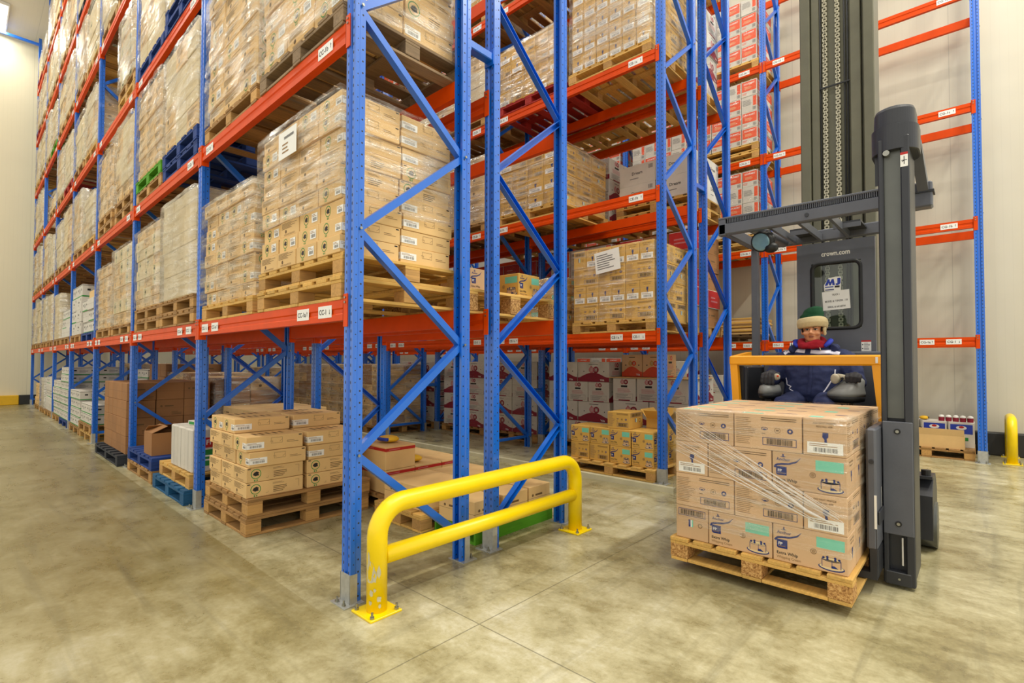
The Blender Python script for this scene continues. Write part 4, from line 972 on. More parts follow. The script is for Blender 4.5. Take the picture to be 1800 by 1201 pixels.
put_cartons(it, 'low wooden pallet', 'kraft cartons on the low wooden pallet')
LASTP.clear(); pallet(1.72, 2.03, .0005, 'worn', 'wooden pallet on the floor under the red-taped cartons', 1.1, 1.2, True, 'pallets on the floor')
it = grid(1.19, 1.46, .1465, 3, 3, 1, .345, .38, .22, lambda l, i, j, q: 'redtape', 61, .003, 0)+[(1, 1.37, 1.66, .368, .34, .38, .22, 'redtape', .0), (1, 1.37, 2.06, .368, .36, .38, .22, 'redtape', -.02)]
put_cartons(it, 'second rack floor', 'red-taped brown cartons on the floor pallet')
for k, (x, y, z_, rz) in enumerate(((1.65, 1.68, .368, .3), (1.66, 2.05, .368, -.2), (1.40, 1.72, .590, .1))):
    t = thing('snack_bag', ('yellow and blue packet lying on the front red-taped carton', 'yellow and blue packet lying farther back on the red-taped cartons', 'yellow and blue packet on top of the upper red-taped carton')[k], 'packet', (x, y, z_), rz, 'yellow and blue packets')
    b = MB(); b.sm = True; b.ell((0, 0, .035), (.09, .12, .035), 'kerb_yellow', 14, 7); b.build('bag', t)
    b = MB(); b.box(-.095, .02, -.075, .075, .02, .052, 'ink_blue', .01); b.build('printed_band', t)
wload('CD', 1, 0, 1, ('kraft',), 3, .2, ('worn',), None, 2, 3, desc='kraft cartons', filmed=False)
wload('CD', 2, 0, 0, ('wrap_text', 'brown'), 5, .2, ('worn',), 'film_heavy', 2, 3, desc='olive brown cartons')
wload('CD', 2, 0, 1, ('wrap_text', 'brown'), 5, .21, ('worn',), 'film_heavy', 2, 3, desc='brown cartons')
wload('CD', 3, 0, 0, ('brown', 'brown2'), 5, .24, ('worn',), None, 2, 3, desc='dark brown cartons', filmed=False)
wload('CD', 4, 0, 0, ('wrap_text',), 5, .24, ('worn',), 'film_heavy', 2, 3, desc='brown cartons')
wload('CD', 3, 0, 1, ('crate',), 6, .18, ('worn',), None, 2, 2, desc='white produce boxes', filmed=False)
for bay, lev, slot in ((1, 1, 0), (2, 1, 0), (2, 1, 1), (1, 2, 0), (2, 2, 1), (3, 1, 0), (3, 2, 0), (2, 3, 0), (3, 3, 1), (4, 2, 0), (4, 3, 0), (5, 3, 0), (4, 4, 1)):
    wload('CD', bay, lev, slot, ('wrap_text', 'wrap_plain'), 4, .25, ('worn',), 'film_heavy', 2, 3, desc='brown cartons')

# ---- third rack (faces the second aisle)
xe0, xe1 = span('CE', 1.19)
def gold_layers(x0, y0, z, seq, h, width, seed, a_end=.40, a_side=.30):
    """seq: 'E' = row of carton ends (6 across), 'S' = row of long sides (3 across)"""
    it = []; q = random.Random(seed)
    for l, k in enumerate(seq):
        if k == 'E':
            w = width/6
            for j in range(6):
                for i in range(3):
                    if i and j: continue
                    it.append((l, x0+.2+i*.396, y0+w*(j+.5), z+l*h+.001, .394, w-.006, h-.002, 'gold_x_end' if q.random() < .8 else 'gold_x_end2', q.uniform(-.006, .006)))
        else:
            w = width/3
            for j in range(3):
                for i in range(4):
                    if i and j: continue
                    it.append((l, x0+.15+i*.296, y0+w*(j+.5), z+l*h+.001, .294, w-.008, h-.002, 'gold_y_back', q.uniform(-.006, .006)))
    return it
z = pallets('CE', 0, 1, 0, ('new',), .125, 1.185, True, 1.22, x0=xe0-.01)
put_cartons(gold_layers(xe0, .13, z, 'SESE', .235, 1.16, 71), 'load with the paper sheet', 'golden cartons of the load with the paper sheet')
film_over(xe0-.006, xe1+.0, .126, 1.30, z, z+.94, 'film_fork', 'clear stretch film around the load with the paper sheet', 12, .006, .01)
b = MB(); b.box(0, .36, -.001, 0, 0, .27, 'white_paper'); fc = Face(b, (0, -.001, 0), (1, 0, 0), (0, 0, 1), .36, .27); fc.greek(.03, .04, .30, .24, 7, 'ink_grey', 14)
o = b.build('paper_sheet'); o.location = (xe0-.028, .92, z+.60); o.rotation_euler = (0, R(-6), -math.pi/2); tag(o, 'white paper sheet stuck on the wrapped golden cartons', 'paper sheet')
wload('CE', 0, 2, 1, ('gold_x_end', 'gold_y_back'), 4, .215, ('new',), 'film_clear', 3, 4, desc='golden cartons', dep=1.165, wob=.004, y0=1.52)
wload('CE', 0, 3, 0, ('gold_x_end',), 5, .225, ('new',), 'film_heavy', 3, 6, desc='golden cartons', dep=1.165, wob=.004, width=1.15)
wload('CE', 0, 3, 1, ('gold_x_end', 'gold_y_back'), 4, .21, ('red',), 'film_clear', 3, 5, desc='golden cartons', dep=1.165)
wload('CE', 0, 1, 1, ('gold_y_back', 'gold_y_logo'), 3, .215, ('new',), 'film_clear', 3, 3, desc='low golden cartons', dep=1.165)
wload('CE', 1, 1, 0, ('gold_y_back', 'gold_x_end'), 4, .215, ('new',), 'film_clear', 3, 3, desc='golden cartons', dep=1.165)
wload('CE', 1, 2, 0, ('wrap_text', 'wrap_lab'), 5, .21, ('worn',), 'film_heavy', 3, 3, desc='brown cartons', dep=1.165)
wload('CE', 1, 2, 1, ('wrap_text', 'wrap_plain'), 5, .21, ('worn',), 'film_heavy', 3, 3, desc='brown cartons', dep=1.165)
for bay, lev, slot in ((1, 3, 0), (1, 3, 1), (1, 4, 0), (1, 4, 1), (2, 1, 0), (2, 1, 1), (2, 2, 0), (2, 3, 0), (2, 3, 1), (2, 4, 0), (3, 1, 0), (3, 2, 1), (3, 3, 0), (3, 4, 0), (4, 2, 0), (0, 4, 0), (0, 4, 1)):
    wload('CE', bay, lev, slot, (('wrap_text', 'wrap_plain'), ('gold_y_back', 'gold_x_end'))[(bay+lev) % 2], 4, .26, ('worn',), 'film_heavy', 2, 3, desc='brown cartons', dep=1.1)
# floor pile of golden cartons
LASTP.clear(); pallet(4.50, .74, .0005, 'new', 'wooden pallet on the floor under the golden carton pile, third rack', 1.15, 1.25, True, 'pallets on the floor')
it = []; hz = .212; q = random.Random(4)
for l in range(2):
    for j in range(4):
        for i in range(3):
            if i and j: continue
            sty = 'gold_y_logo' if (l, j) not in ((0, 2), (0, 3)) else 'gold_y_back'
            it.append((l, 3.99+.19+i*.385, .16+.15+j*.30+q.uniform(-.005, .005), .1465+l*hz, .375, .288, hz-.002, sty, q.uniform(-.02, .02)+(math.pi if (l, j) in ((0, 3), (1, 1)) and False else 0)))
it.append((2, 4.20, .66, .1465+2*hz+.001, .375, .30, hz-.002, 'gold_y_back', .06))
put_cartons(it, 'floor pile, third rack', 'golden cartons piled on the floor pallet')
open_box((4.56, .315, .1465+2*hz+.001), .37, .29, .12, 'cardboard_golden', 'open golden carton with raised flaps on the floor pile', 0, (1, 1, 1, 1), 50)
wload('CE', 2, 0, 0, ('brown', 'wrap_text'), 6, .2, ('worn',), 'film_heavy', 2, 3, desc='dark cartons with labels')
wload('CE', 2, 0, 1, ('wrap_lab', 'wrap_text'), 6, .2, ('worn',), 'film_heavy', 2, 3, desc='brown cartons')
wload('CE', 3, 0, 0, ('brown', 'wrap_text'), 6, .2, ('worn',), 'film_heavy', 2, 3, desc='dark cartons')
wload('CE', 4, 0, 0, ('wrap_text',), 5, .22, ('worn',), 'film_heavy', 2, 3, desc='brown cartons')

# ---- fourth rack
def pome_stack(row, bay, lev, slot, kinds, y0, h, nick, grp, film_m=None, x0=None, width=1.19, pal=('worn',)):
    x0 = span(row)[0]+.005 if x0 is None else x0
    z = pallets(row, bay, lev, slot, pal, y0-.02, width+.05, False, x0=x0-.012, dep=.92)
    it = []; q = random.Random(int(y0*10)+lev)
    for l, k in enumerate(kinds):
        n = 2 if k == 'W' else 3; w = width/n; a = (.52, .26)[k == 'W'] if False else (.5 if k == 'E' else .5)
        for j in range(n):
            for i in range(2):
                if i and j: continue
                it.append((l, x0+.224+i*.45+q.uniform(-.006, .006), y0+w*(j+.5), z+l*h+.001, .438, w-.012, h-.003, 'pome_wave' if k == 'W' else 'pome_end', q.uniform(-.01, .01)))
    put_cartons(it, nick, grp); return z+len(kinds)*h
G4 = 'white maroon-wave cartons stacked on the floor'
pome_stack('CF', 0, 0, 0, 'EWE', .28, .338, 'low stack, fourth rack', G4)
zt = pome_stack('CF', 0, 0, 1, 'EWEW', 1.53, .315, 'tall stack, fourth rack', G4)
for k in range(2):
    put_cartons([(0, 5.72, .95+k*.36, 1.178, .4, .35, .34, 'peach', .0)], f'{("right", "left")[k]} one on the low stack, fourth rack', 'peach cartons on the low white stack')
for o in [o for o in bpy.data.objects if o.name.startswith('carton') and o.get('group') == 'peach cartons on the low white stack']:
    o['label'] = o['label'].replace('bottom layer, only one, aisle face, ', '')
b = MB(); b.box(5.19, 6.07, .26, 1.52, 0, .012, 'cardboard', .002); o = b.build('cardboard_sheet'); o.location = (0, 0, .146+3*.338+.002)
tag(o, 'flat cardboard sheet lying on the low white stack', 'cardboard sheet')
wload('CF', 1, 0, 0, ('pome_wave', 'pome_end'), 4, .315, ('worn',), 'film_light', 2, 2, desc='white maroon-wave cartons', wob=.004)
wload('CF', 1, 0, 1, ('pome_wave', 'pome_end'), 4, .315, ('worn',), 'film_light', 2, 2, desc='white maroon-wave cartons', wob=.004)
wload('CF', 2, 0, 0, ('pome_wave', 'pome_end'), 4, .315, ('worn',), 'film_light', 2, 2, desc='white maroon-wave cartons')
wload('CF', 2, 0, 1, ('wrap_text', 'brown'), 6, .2, ('worn',), 'film_heavy', 2, 3, desc='brown cartons')
wload('CF', 0, 1, 0, ('brown', 'redbox'), 5, .262, ('worn',), None, 2, 3, desc='dark and red cartons', filmed=False)
wload('CF', 0, 1, 1, ('gour2',), 5, .262, ('worn',), 'film_light', 2, 3, desc='pinkish white cartons')
wload('CF', 1, 1, 0, ('gour2', 'redbox'), 5, .25, ('worn',), 'film_light', 2, 3, desc='red and white cartons')
wload('CF', 0, 2, 0, ('dream',), 2, .30, ('new', 'new'), None, 2, 2, desc='white lettered cartons', filmed=False)
wload('CF', 1, 2, 0, ('gour2', 'gour'), 4, .28, ('new',), 'film_light', 2, 3, desc='red and white cartons')
pome_stack('CF', 0, 2, 1, 'EEW', 1.52, .33, 'second level, fourth rack', 'white maroon-wave cartons on the second level', None, None, 1.18, ('new',))
for o in []: pass
wload('CF', 0, 3, 0, ('pome_end', 'pome_wave'), 4, .31, ('new',), 'film_light', 2, 2, desc='white maroon-wave cartons')
wload('CF', 0, 3, 1, ('gour', 'gour2'), 4, .28, ('new',), 'film_light', 2, 3, desc='orange and white cartons')
wload('CF', 1, 3, 0, ('wrap_text',), 4, .28, ('worn',), 'film_heavy', 2, 3, desc='brown cartons')
wload('CF', 1, 4, 0, ('wrap_text',), 4, .28, ('worn',), 'film_heavy', 2, 3, desc='brown cartons')
wload('CF', 0, 4, 0, ('pome_end', 'pome_wave'), 4, .31, ('new',), 'film_light', 2, 2, desc='white maroon-wave cartons')

# ---- rack along the right wall
for lev, pal, nl in ((2, ('new', 'new'), 4), (3, ('new', 'new'), 4), (4, ('new',), 4)):
    wload('CG', 1, lev, 0, ('gour', 'gour', 'gour', 'gour2'), nl, .292, pal, 'film_light', 2, 4, desc='orange and white cartons', wob=.004, y0=.24, width=1.12, dep=.9)
    wload('CG', 1, lev, 1, ('gour', 'gour2'), nl, .285, pal, 'film_light', 2, 4, desc='orange and white cartons', wob=.004, dep=.9)
    wload('CG', 2, lev, 0, ('gour', 'gour2'), nl, .285, pal[:1], 'film_light', 2, 4, desc='orange and white cartons', wob=.004, dep=.9)
    wload('CG', 2, lev, 1, ('gour', 'gour2'), nl, .285, pal[:1], 'film_light', 2, 4, desc='orange and white cartons', wob=.004, dep=.9)
z = pallets('CG', 1, 1, 0, ('grey',), .24, 1.16)
q = random.Random(3)
for g in range(2):
    t = thing('flat_carton_bundle', f'bundle of flattened cardboard sheets, {("right", "left")[g]} one on the wall rack pallet', 'cardboard bundle', (8.56, .53+g*.6, z), 0, 'bundles of flattened cartons')
    for k in range(12):
        b = MB(); th = .024; b.box(-.44, .44, -.27, .27, 0, th, ('cardboard', 'cardboard_inside', 'cardboard_golden')[k % 3], .003)
        o = b.build('cardboard_sheet', t); o.location = (q.uniform(-.02, .02), q.uniform(-.015, .015), .002+k*(th+.001)); o.rotation_euler = (0, 0, q.uniform(-.04, .04))
wload('CG', 1, 1, 1, ('dream',), 2, .26, ('new', 'new'), None, 2, 3, desc='white cartons', filmed=False)
wload('CG', 1, 0, 0, ('pome_wave', 'pome_end'), 3, .338, ('worn',), None, 2, 2, desc='white maroon-wave cartons', wob=.004, filmed=False, y0=.3, dep=.9)
wload('CG', 1, 0, 1, ('pome_wave', 'pome_end'), 4, .32, ('worn',), None, 2, 2, desc='white maroon-wave cartons', wob=.004, filmed=False, dep=.9)
wload('CG', 2, 0, 0, ('gour', 'gour2'), 5, .27, ('worn',), 'film_light', 2, 3, desc='orange and white cartons', dep=.9)
wload('CG', 2, 1, 0, ('gour', 'gour2'), 4, .27, ('worn',), 'film_light', 2, 3, desc='orange and white cartons', dep=.9)
# pallet of mixed goods on the floor, end bay of the wall rack
LASTP.clear(); pallet(8.70, -2.05, .0005, 'worn', 'wooden pallet of mixed goods on the floor, end bay of the wall rack', .9, 1.08, True, 'pallets on the floor')
for k, (x, y) in enumerate(((8.72, -2.44), (8.72, -2.13), (8.72, -1.80), (8.72, -1.49))):
    b = MB(); b.box(-.17, .17, -.145, .145, 0, .37, 'cardboard_white', .004); f = facesof(b, .34, .29, .37)['mx']; f.rect(.02, .2, .27, .34, 'ink_blue'); f.k += 1; f.disc(.145, .29, .06, 'ink_white', 14, .5); f.k += 1; f.disc(.145, .30, .03, 'ink_red', 12, .6); f.k -= 2; f.rect(.13, .10, .22, .15, 'ink_green')
    o = b.build('carton'); o.location = (x, y, .1465); tag(o, f'white box with blue panel, {("rightmost", "second from right", "second from left", "leftmost")[k]} on the mixed pallet', 'carton', 'white boxes with blue panels on the mixed pallet')
open_box((8.40, -2.20, .1465), .2, .56, .185, 'cardboard', 'open brown carton in front of the white and blue boxes', 0, (1, 0, 0, 0), 85)
for k in range(5):
    t = thing('bottle_pack', f'white capped maroon tub, {("first", "second", "third", "fourth", "fifth")[k]} from right in the row on the white and blue boxes', 'tub', (8.64, -2.54+k*.082, (.5175)), 0, 'white and maroon tubs in a row')
    b = MB(); b.sm = False; b.cyl((0, 0, 0), (0, 0, .06), .036, 'ink_maroon', 14); b.build('body', t); b = MB(); b.sm = True; b.ell((0, 0, .066), (.037, .037, .03), 'white_plastic', 14, 8); b.build('cap', t)
for k in range(3):
    b = MB(); b.sm = True; b.ell((0, 0, .03), (.09, .06, .03), 'kerb_yellow', 12, 7); b.box(-.03, .03, -.061, -.03, .02, .045, 'ink_black'); o = b.build('packet'); o.location = (8.70, -2.0+k*.17, (.5175)); o.rotation_euler = (0, 0, .4*k)
    tag(o, f'yellow packet, {("right", "middle", "left")[k]} one on the white and blue boxes', 'packet', 'yellow packets on the mixed pallet')

# ---- the load on the truck forks
PX, PY0, PY1, PZ = 1.765, -2.145, -1.10, .065
LASTP.clear(); pallet(PX+.6, (PY0+PY1)/2, PZ, 'new', 'fresh wooden pallet with chipboard blocks on the truck forks', 1.2, PY1-PY0, True, 'pallets on the floor', 'chipboard', .15)
fy0, fz, fh = -2.125, PZ+.151, .2165
it = []; q = random.Random(8); LW, SW = .388, .222
for l in range(4):
    if l % 2:      # short ends on the right
        cols = [('s', fy0, SW), ('l', fy0+SW, LW), ('l', fy0+SW+LW, LW)]
    else:
        cols = [('l', fy0, LW), ('l', fy0+LW, LW), ('s', fy0+2*LW, SW)]
    for ci, (k, y, w) in enumerate(cols):
        n, d = (5, .234) if k == 'l' else (3, .39)
        for i in range(n):
            if l < 3 and i and ci: continue
            if k == 's': sty = 'anchor_x_end' if l else 'anchor_x_end2'
            elif l in (1, 3): sty = 'anchor_y_back'
            elif l == 2: sty = 'anchor_y_logo' if ci == 0 else 'anchor_y_back'
            else: sty = 'anchor_y_logo'
            it.append((l, PX+.025+d*(i+.5), y+w/2, fz+l*fh, d-.005, w-.006, fh-.0015, sty, q.uniform(-.004, .004)))
put_cartons(it, 'load on the truck forks', 'tan cream cartons of the load on the truck forks')
film_over(PX+.018, PX+1.205, fy0-.004, fy0+1.002, fz+.10, fz+4*fh, 'film_fork', 'clear stretch film around the load on the truck forks', 15, .006, .006)
b = MB(); q = random.Random(2)      # the gathered film strands running down across the front
for k in range(13):
    t = k/14
    p0 = Vector((PX-.002, fy0+.985-.02*q.random(), fz+fh*(3.95-1.45*t))); p1 = Vector((PX-.004, fy0+.02+.26*q.random()*t, fz+fh*(1.52-.30*t)))
    mid = p0.lerp(p1, .55)+Vector((-.004, 0, q.uniform(-.012, .012)))
    pts = [p0, p0.lerp(mid, .5), mid, mid.lerp(p1, .5), p1]; r = .0010+.0016*q.random()
    b.tube(pts, [r*.5, r, r*1.3, r*1.6, r], 'film_strand', 6)
b.tube([(PX-.007, fy0+.52, fz+fh*2.6), (PX-.009, fy0+.36, fz+fh*2.05), (PX-.008, fy0+.20, fz+fh*1.55), (PX-.006, fy0+.06, fz+fh*1.3)], [.003, .008, .010, .004], 'film_strand', 8)
n_ = 9; vs = []
for k in range(n_):
    t = k/(n_-1); p0 = Vector((PX+.004, fy0+.99, fz+fh*(3.9-1.5*t))); p1 = Vector((PX-.002, fy0+.06+.22*t, fz+fh*(1.5-.35*t)))
    for j in range(13): u = j/12; vs.append(p0.lerp(p1, u)+Vector((-.004*math.sin(math.pi*u)-.0015*(k % 2), 0, .012*math.sin(k*2.1)*u)))
b.add(vs, [(k*13+j, k*13+j+1, (k+1)*13+j+1, (k+1)*13+j) for k in range(n_-1) for j in range(12)], 'film_fork')
b.sm = True; tag(b.build('film_rope'), 'gathered strands of stretch film running down across the load front', 'stretch film')
# ------------------------------------------------------------------ turret truck
TB = Vector((3.7, -1.6, 0))
truck = thing('turret_truck', 'dark grey high-lift turret truck with tall mast carrying a seated driver', 'forklift', TB)
def tp(b, name, parent=None, lab=None):
    o = b.build(name, parent or truck)
    o.location = -TB if parent is None else (0, 0, 0)
    if lab: o['label'] = lab
    return o
def rrect(y0, y1, z0, z1, r, x, n=5):      # rounded rectangle outline in the plane X = x, seen from -X
    pts = []
    for cy, cz, a0 in ((y1-r, z1-r, 0), (y0+r, z1-r, 90), (y0+r, z0+r, 180), (y1-r, z0+r, 270)):
        for k in range(n+1): a = R(a0+90*k/n); pts.append((x, cy+r*math.cos(a), cz+r*math.sin(a)))
    return pts
b = MB(); b.box(3.45, 5.9, -2.14, -1.02, .09, .62, 'truck_grey', .02); b.box(3.05, 3.45, -2.10, -1.06, .09, .48, 'truck_grey', .02); b.box(4.75, 5.9, -2.1, -1.06, .6, 1.35, 'truck_grey', .05); tp(b, 'chassis')
b = MB(); b.sm = False; b.prism([(3.28, -2.40, .10), (3.76, -2.40, .10), (3.76, -2.40, .40), (3.62, -2.40, .54), (3.40, -2.40, .54), (3.28, -2.40, .42)], (0, .24, 0), 'truck_dark'); tp(b, 'wheel_housing')
b = MB(); b.sm = True; b.cyl((3.50, -2.415, .17), (3.50, -2.2, .17), .17, 'rail_worn', 28); tp(b, 'load_wheel')
b = MB(); b.cyl((3.36, -2.36, .54), (3.36, -2.36, .60), .03, 'black_plastic', 12); b.box(3.3, 3.45, -2.40, -2.2, .54, .56, 'truck_dark'); tp(b, 'tie_down_lug')
for y in (-2.02, -1.14):
    b = MB(); b.sm = True; b.cyl((5.5, y-.07, .16), (5.5, y+.07, .16), .16, 'black_plastic', 24); tp(b, 'drive_wheel')
b = MB(); b.box(3.06, 4.12, -2.12, -1.02, .485, .52, 'truck_dark', .004); tp(b, 'platform_floor')
# side walls of the operator station
b = MB(); b.box(3.55, 4.12, -1.04, -1.0, .52, 1.36, 'truck_dark', .01); tp(b, 'side_panel')
b = MB(); b.box(3.25, 4.12, -2.14, -2.10, .52, 1.36, 'truck_grey', .01); tp(b, 'side_panel')
b = MB(); b.box(3.06, 3.12, -2.10, -1.04, .52, .98, 'truck_dark', .01); tp(b, 'front_panel')
b = MB(); b.box(3.98, 4.10, -2.08, -1.05, .52, 1.50, 'truck_grey', .01); tp(b, 'rear_console')
# amber guard bar
b = MB(); b.box(3.165, 3.235, -2.125, -1.0, 1.375, 1.458, 'amber_paint', .012)
for s_, y0, y1 in ((1, -1.005, -1.055), (-1, -2.12, -2.185)):
    b.prism([(3.172, y0, 1.40), (3.172, y0-s_*.062, 1.40), (3.172, y1-s_*.055, .60), (3.172, y1, .60)] if s_ > 0 else [(3.172, y0, 1.40), (3.172, y1, .60), (3.172, y1+.055, .60), (3.172, y0+.062, 1.40)], (.055, 0, 0), 'amber_paint')
b.prism([(3.2, -1.0, 1.375), (3.2, -1.0, 1.455), (3.62, -1.0, 1.50), (3.62, -1.0, 1.44)], (0, -.05, 0), 'amber_paint'); tp(b, 'guard_bar', lab='amber yellow guard bar')
b = MB(); b.box(3.160, 3.166, -2.10, -2.085, 1.395, 1.44, 'white_paper'); tp(b, 'guard_bar_sticker')
# mesh screen below the bar on the left
b = MB(); b.box(3.24, 3.27, -1.10, -1.06, .6, 1.37, 'black_plastic', .006); tp(b, 'hinge_post')
# seat
b = MB(); b.sm = False; b.box(3.45, 3.93, -1.83, -1.31, .84, .945, 'black_plastic', .03); tp(b, 'seat_cushion')
b = MB(); b.box(3.90, 3.975, -1.82, -1.32, .93, 1.46, 'black_plastic', .03); tp(b, 'seat_back')
b = MB(); b.cyl((3.7, -1.57, .52), (3.7, -1.57, .84), .07, 'truck_dark', 16); tp(b, 'seat_post')
# control pods
def pod(y, w, lab, beak):
    b = MB(); b.sm = True; n = 20
    def ring(z, sx, sy, dx=0., dy=0.): return [(3.40+dx+sx*math.cos(2*math.pi*k/n)*(1 if math.cos(2*math.pi*k/n) > 0 else 1.1), y+dy+sy*math.sin(2*math.pi*k/n), z) for k in range(n)]
    b.rings([ring(1.075, .10, w*.34), ring(1.085, .15, w*.46), ring(1.125, .17, w*.50)], 'black_plastic'); p = tp(b, 'control_pod', lab=lab)
    b = MB(); b.sm = True
    if beak: b.rings([ring(1.126, .17, w*.5), ring(1.155, .168, w*.49), ring(1.20, .13, w*.38, .02, -.02), ring(1.25, .09, w*.28, .03, -.05), ring(1.27, .05, w*.18, .03, -.06)], 'console_grey')
    else: b.rings([ring(1.126, .17, w*.5), ring(1.16, .165, w*.48), ring(1.19, .15, w*.43), ring(1.20, .12, w*.34), ring(1.185, .10, w*.28)], 'console_grey')
    b.build('pod_cover', p)
    b = MB(); b.box(3.36, 3.40, y-.02, y+.02, .52, 1.08, 'truck_dark'); b.box(3.42, 3.46, y-.03, y+.03, .52, 1.08, 'truck_dark'); b.build('pod_bracket', p); return p
p1 = pod(-1.275, .17, 'grey and black pod under the right glove', False)
b = MB(); b.sm = True; b.cyl((3.37, -1.285, 1.18), (3.36, -1.29, 1.245), .022, 'black_plastic', 12); b.build('joystick_boot', p1)
b = MB(); b.sm = True; b.ell((3.318, -1.352, 1.272), (.026, .030, .030), 'console_beige', 16, 10); b.build('steering_knob', p1)
b = MB(); b.sm = True; b.ell((3.295, -1.368, 1.28), (.008, .010, .010), 'ink_orange', 10, 8); b.build('thumb_button', p1)
p2 = pod(-1.855, .27, 'grey hand console under the left glove', True)
b = MB(); b.sm = True; b.rings([[(x, -1.79+.03*math.cos(2*math.pi*k/14)*s, 1.265+.03*math.sin(2*math.pi*k/14)*s*1.3) for k in range(14)] for x, s in ((3.30, .5), (3.305, .95), (3.33, 1.1), (3.40, 1.0), (3.42, .5))], 'console_beige'); b.build('grip_head', p2)
b = MB(); b.sm = True; b.tube([(3.36, -1.80, 1.285), (3.37, -1.86, 1.275), (3.38, -1.94, 1.27)], [.024, .022, .020], 'console_beige', 12); b.build('grip_handle', p2)
# rear screen panel with window, in front of the mast
YA, YB, XP = -1.975, -1.335, 4.10
wy0, wy1, wz0, wz1 = -1.868, -1.462, 1.72, 2.36
b = MB(); b.box(XP, XP+.04, YA, wy0, .6, 2.56, 'truck_grey'); b.box(XP, XP+.04, wy1, YB, .6, 2.56, 'truck_grey'); b.box(XP, XP+.04, wy0, wy1, wz1, 2.56, 'truck_grey'); b.box(XP, XP+.04, wy0, wy1, .6, wz0, 'truck_grey')
pnl = tp(b, 'mast_screen')
b = MB(); b.sm = True
o_ = rrect(wy0-.01, wy1+.01, wz0-.01, wz1+.01, .07, XP-.006); i_ = rrect(wy0+.02, wy1-.02, wz0+.02, wz1-.02, .05, XP-.006)
n_ = len(o_); b.add(o_+i_+[(x+.03, y, z) for x, y, z in o_]+[(x+.03, y, z) for x, y, z in i_], [(k, (k+1) % n_, n_+(k+1) % n_, n_+k) for k in range(n_)]+[(k, 2*n_+k, 2*n_+(k+1) % n_, (k+1) % n_) for k in range(n_)]+[(n_+k, n_+(k+1) % n_, 3*n_+(k+1) % n_, 3*n_+k) for k in range(n_)], 'black_plastic')
b.build('window_gasket', pnl)
b = MB(); b.box(XP+.012, XP+.018, wy0, wy1, wz0, wz1, 'window_glass'); b.build('window_pane', pnl)
def xface(x, y1, z0, w, h): return (x, y1, z0), (0, -1, 0), (0, 0, 1), w, h
b = MB(); f = Face(b, *xface(XP, YB, 2.38, .64, .15)); f.text('crown.com', .33, .045, .046, 'ink_white', True, .235, .03); b.build('lettering', pnl, None)['label'] = 'white lettering on the dark screen'
# tie sticker with the blue letters
b = MB(); f = Face(b, *xface(XP+.010, -1.565, 2.085, .15, .135)); f.poly([(.005, 0), (.14, 0), (.14, .06), (.145, .13), (.10, .135), (.04, .125), (.0, .06)], 'white_paper'); f.k += 1
f.poly([(.008, .055), (.032, .115), (.048, .115), (.052, .085), (.068, .115), (.082, .115), (.092, .055), (.072, .055), (.068, .08), (.058, .055), (.046, .055), (.042, .08), (.030, .055)], 'ink_blue')
f.poly([(.112, .12), (.138, .12), (.138, .075), (.13, .058), (.112, .052), (.098, .055), (.098, .07), (.112, .07)], 'ink_blue'); f.rect(.01, .035, .08, .045, 'ink_blue'); f.rect(.09, .03, .13, .048, 'ink_black'); f.greek(.01, .003, .13, .025, 1, 'ink_navy')
b.build('logo_sticker', pnl)['label'] = 'blue and white letter sticker on the window'
b = MB(); b.box(-.112, .112, -.001, 0, -.09, .09, 'white_paper'); f = Face(b, (-.112, -.001, -.09), (1, 0, 0), (0, 0, 1), .224, .18)
f.text('TRUCK 1', .112, .135, .018, 'ink_black', True, .06); f.text('MODEL #: TSP6500 - 1.8', .112, .075, .018, 'ink_black', True, .185); f.text('SERIAL #: 6A168704', .112, .02, .018, 'ink_black', True, .145)
o = b.build('paper_notice', pnl); o.location = (XP+.008, -1.665, 1.995); o.rotation_euler = (0, R(-3), -math.pi/2); o['label'] = 'white printed notice on the window'
b = MB(); f = Face(b, *xface(XP, -1.862, 1.505, .075, .10)); f.rect(0, 0, .075, .1, 'white_paper'); f.k += 1; f.rect(0, .085, .075, .1, 'ink_red'); f.greek(.02, .01, .07, .08, 6, 'ink_grey'); f.rect(.005, .055, .014, .065, 'ink_black'); f.rect(.005, .02, .014, .03, 'ink_black'); b.build('warning_sticker', pnl)
# main mast
MT = 7.6
b = MB()
for y0, y1 in ((-1.965, -1.875), (-1.425, -1.335)): b.box(4.30, 4.62, y0, y1, .12, MT, 'mast_steel', .008)
mm = tp(b, 'main_mast')
b = MB(); b.box(4.40, 4.44, -1.875, -1.425, .12, MT, 'mast_steel'); b.build('mast_back_plate', mm)
b = MB()
for y0, y1 in ((-1.855, -1.765), (-1.50, -1.43)): b.box(4.335, 4.40, y0, y1, .2, MT, 'mast_steel', .006)
b.build('inner_channel', mm)
for y in (-1.548, -1.658):
    b = MB(); z = .3
    while z < MT-.05:
        b.box(4.362, 4.378, y-.020, y-.012, z, z+.034, 'chain_steel'); b.box(4.362, 4.378, y+.012, y+.020, z, z+.034, 'chain_steel'); b.box(4.364, 4.376, y-.012, y+.012, z+.004, z+.012, 'chain_steel')
        b.box(4.362, 4.378, y-.010, y-.003, z+.024, z+.060, 'chain_steel'); b.box(4.362, 4.378, y+.003, y+.010, z+.024, z+.060, 'chain_steel'); z += .052
    b.build('lift_chain', mm)
for y in (-1.475, -1.505, -1.715, -1.74):
    b = MB(); b.sm = True; b.tube([(4.375, y, .3), (4.375, y, MT-.02)], .008, 'black_plastic', 8); b.build('hose', mm)
for z in (2.9, 4.18, 5.2, 6.2):
    b = MB(); b.box(4.35, 4.36, -1.80, -1.43, z, z+.014, 'black_plastic'); b.box(4.35, 4.36, -1.80, -1.79, z, z+.05, 'black_plastic'); b.build('hose_clip', mm)
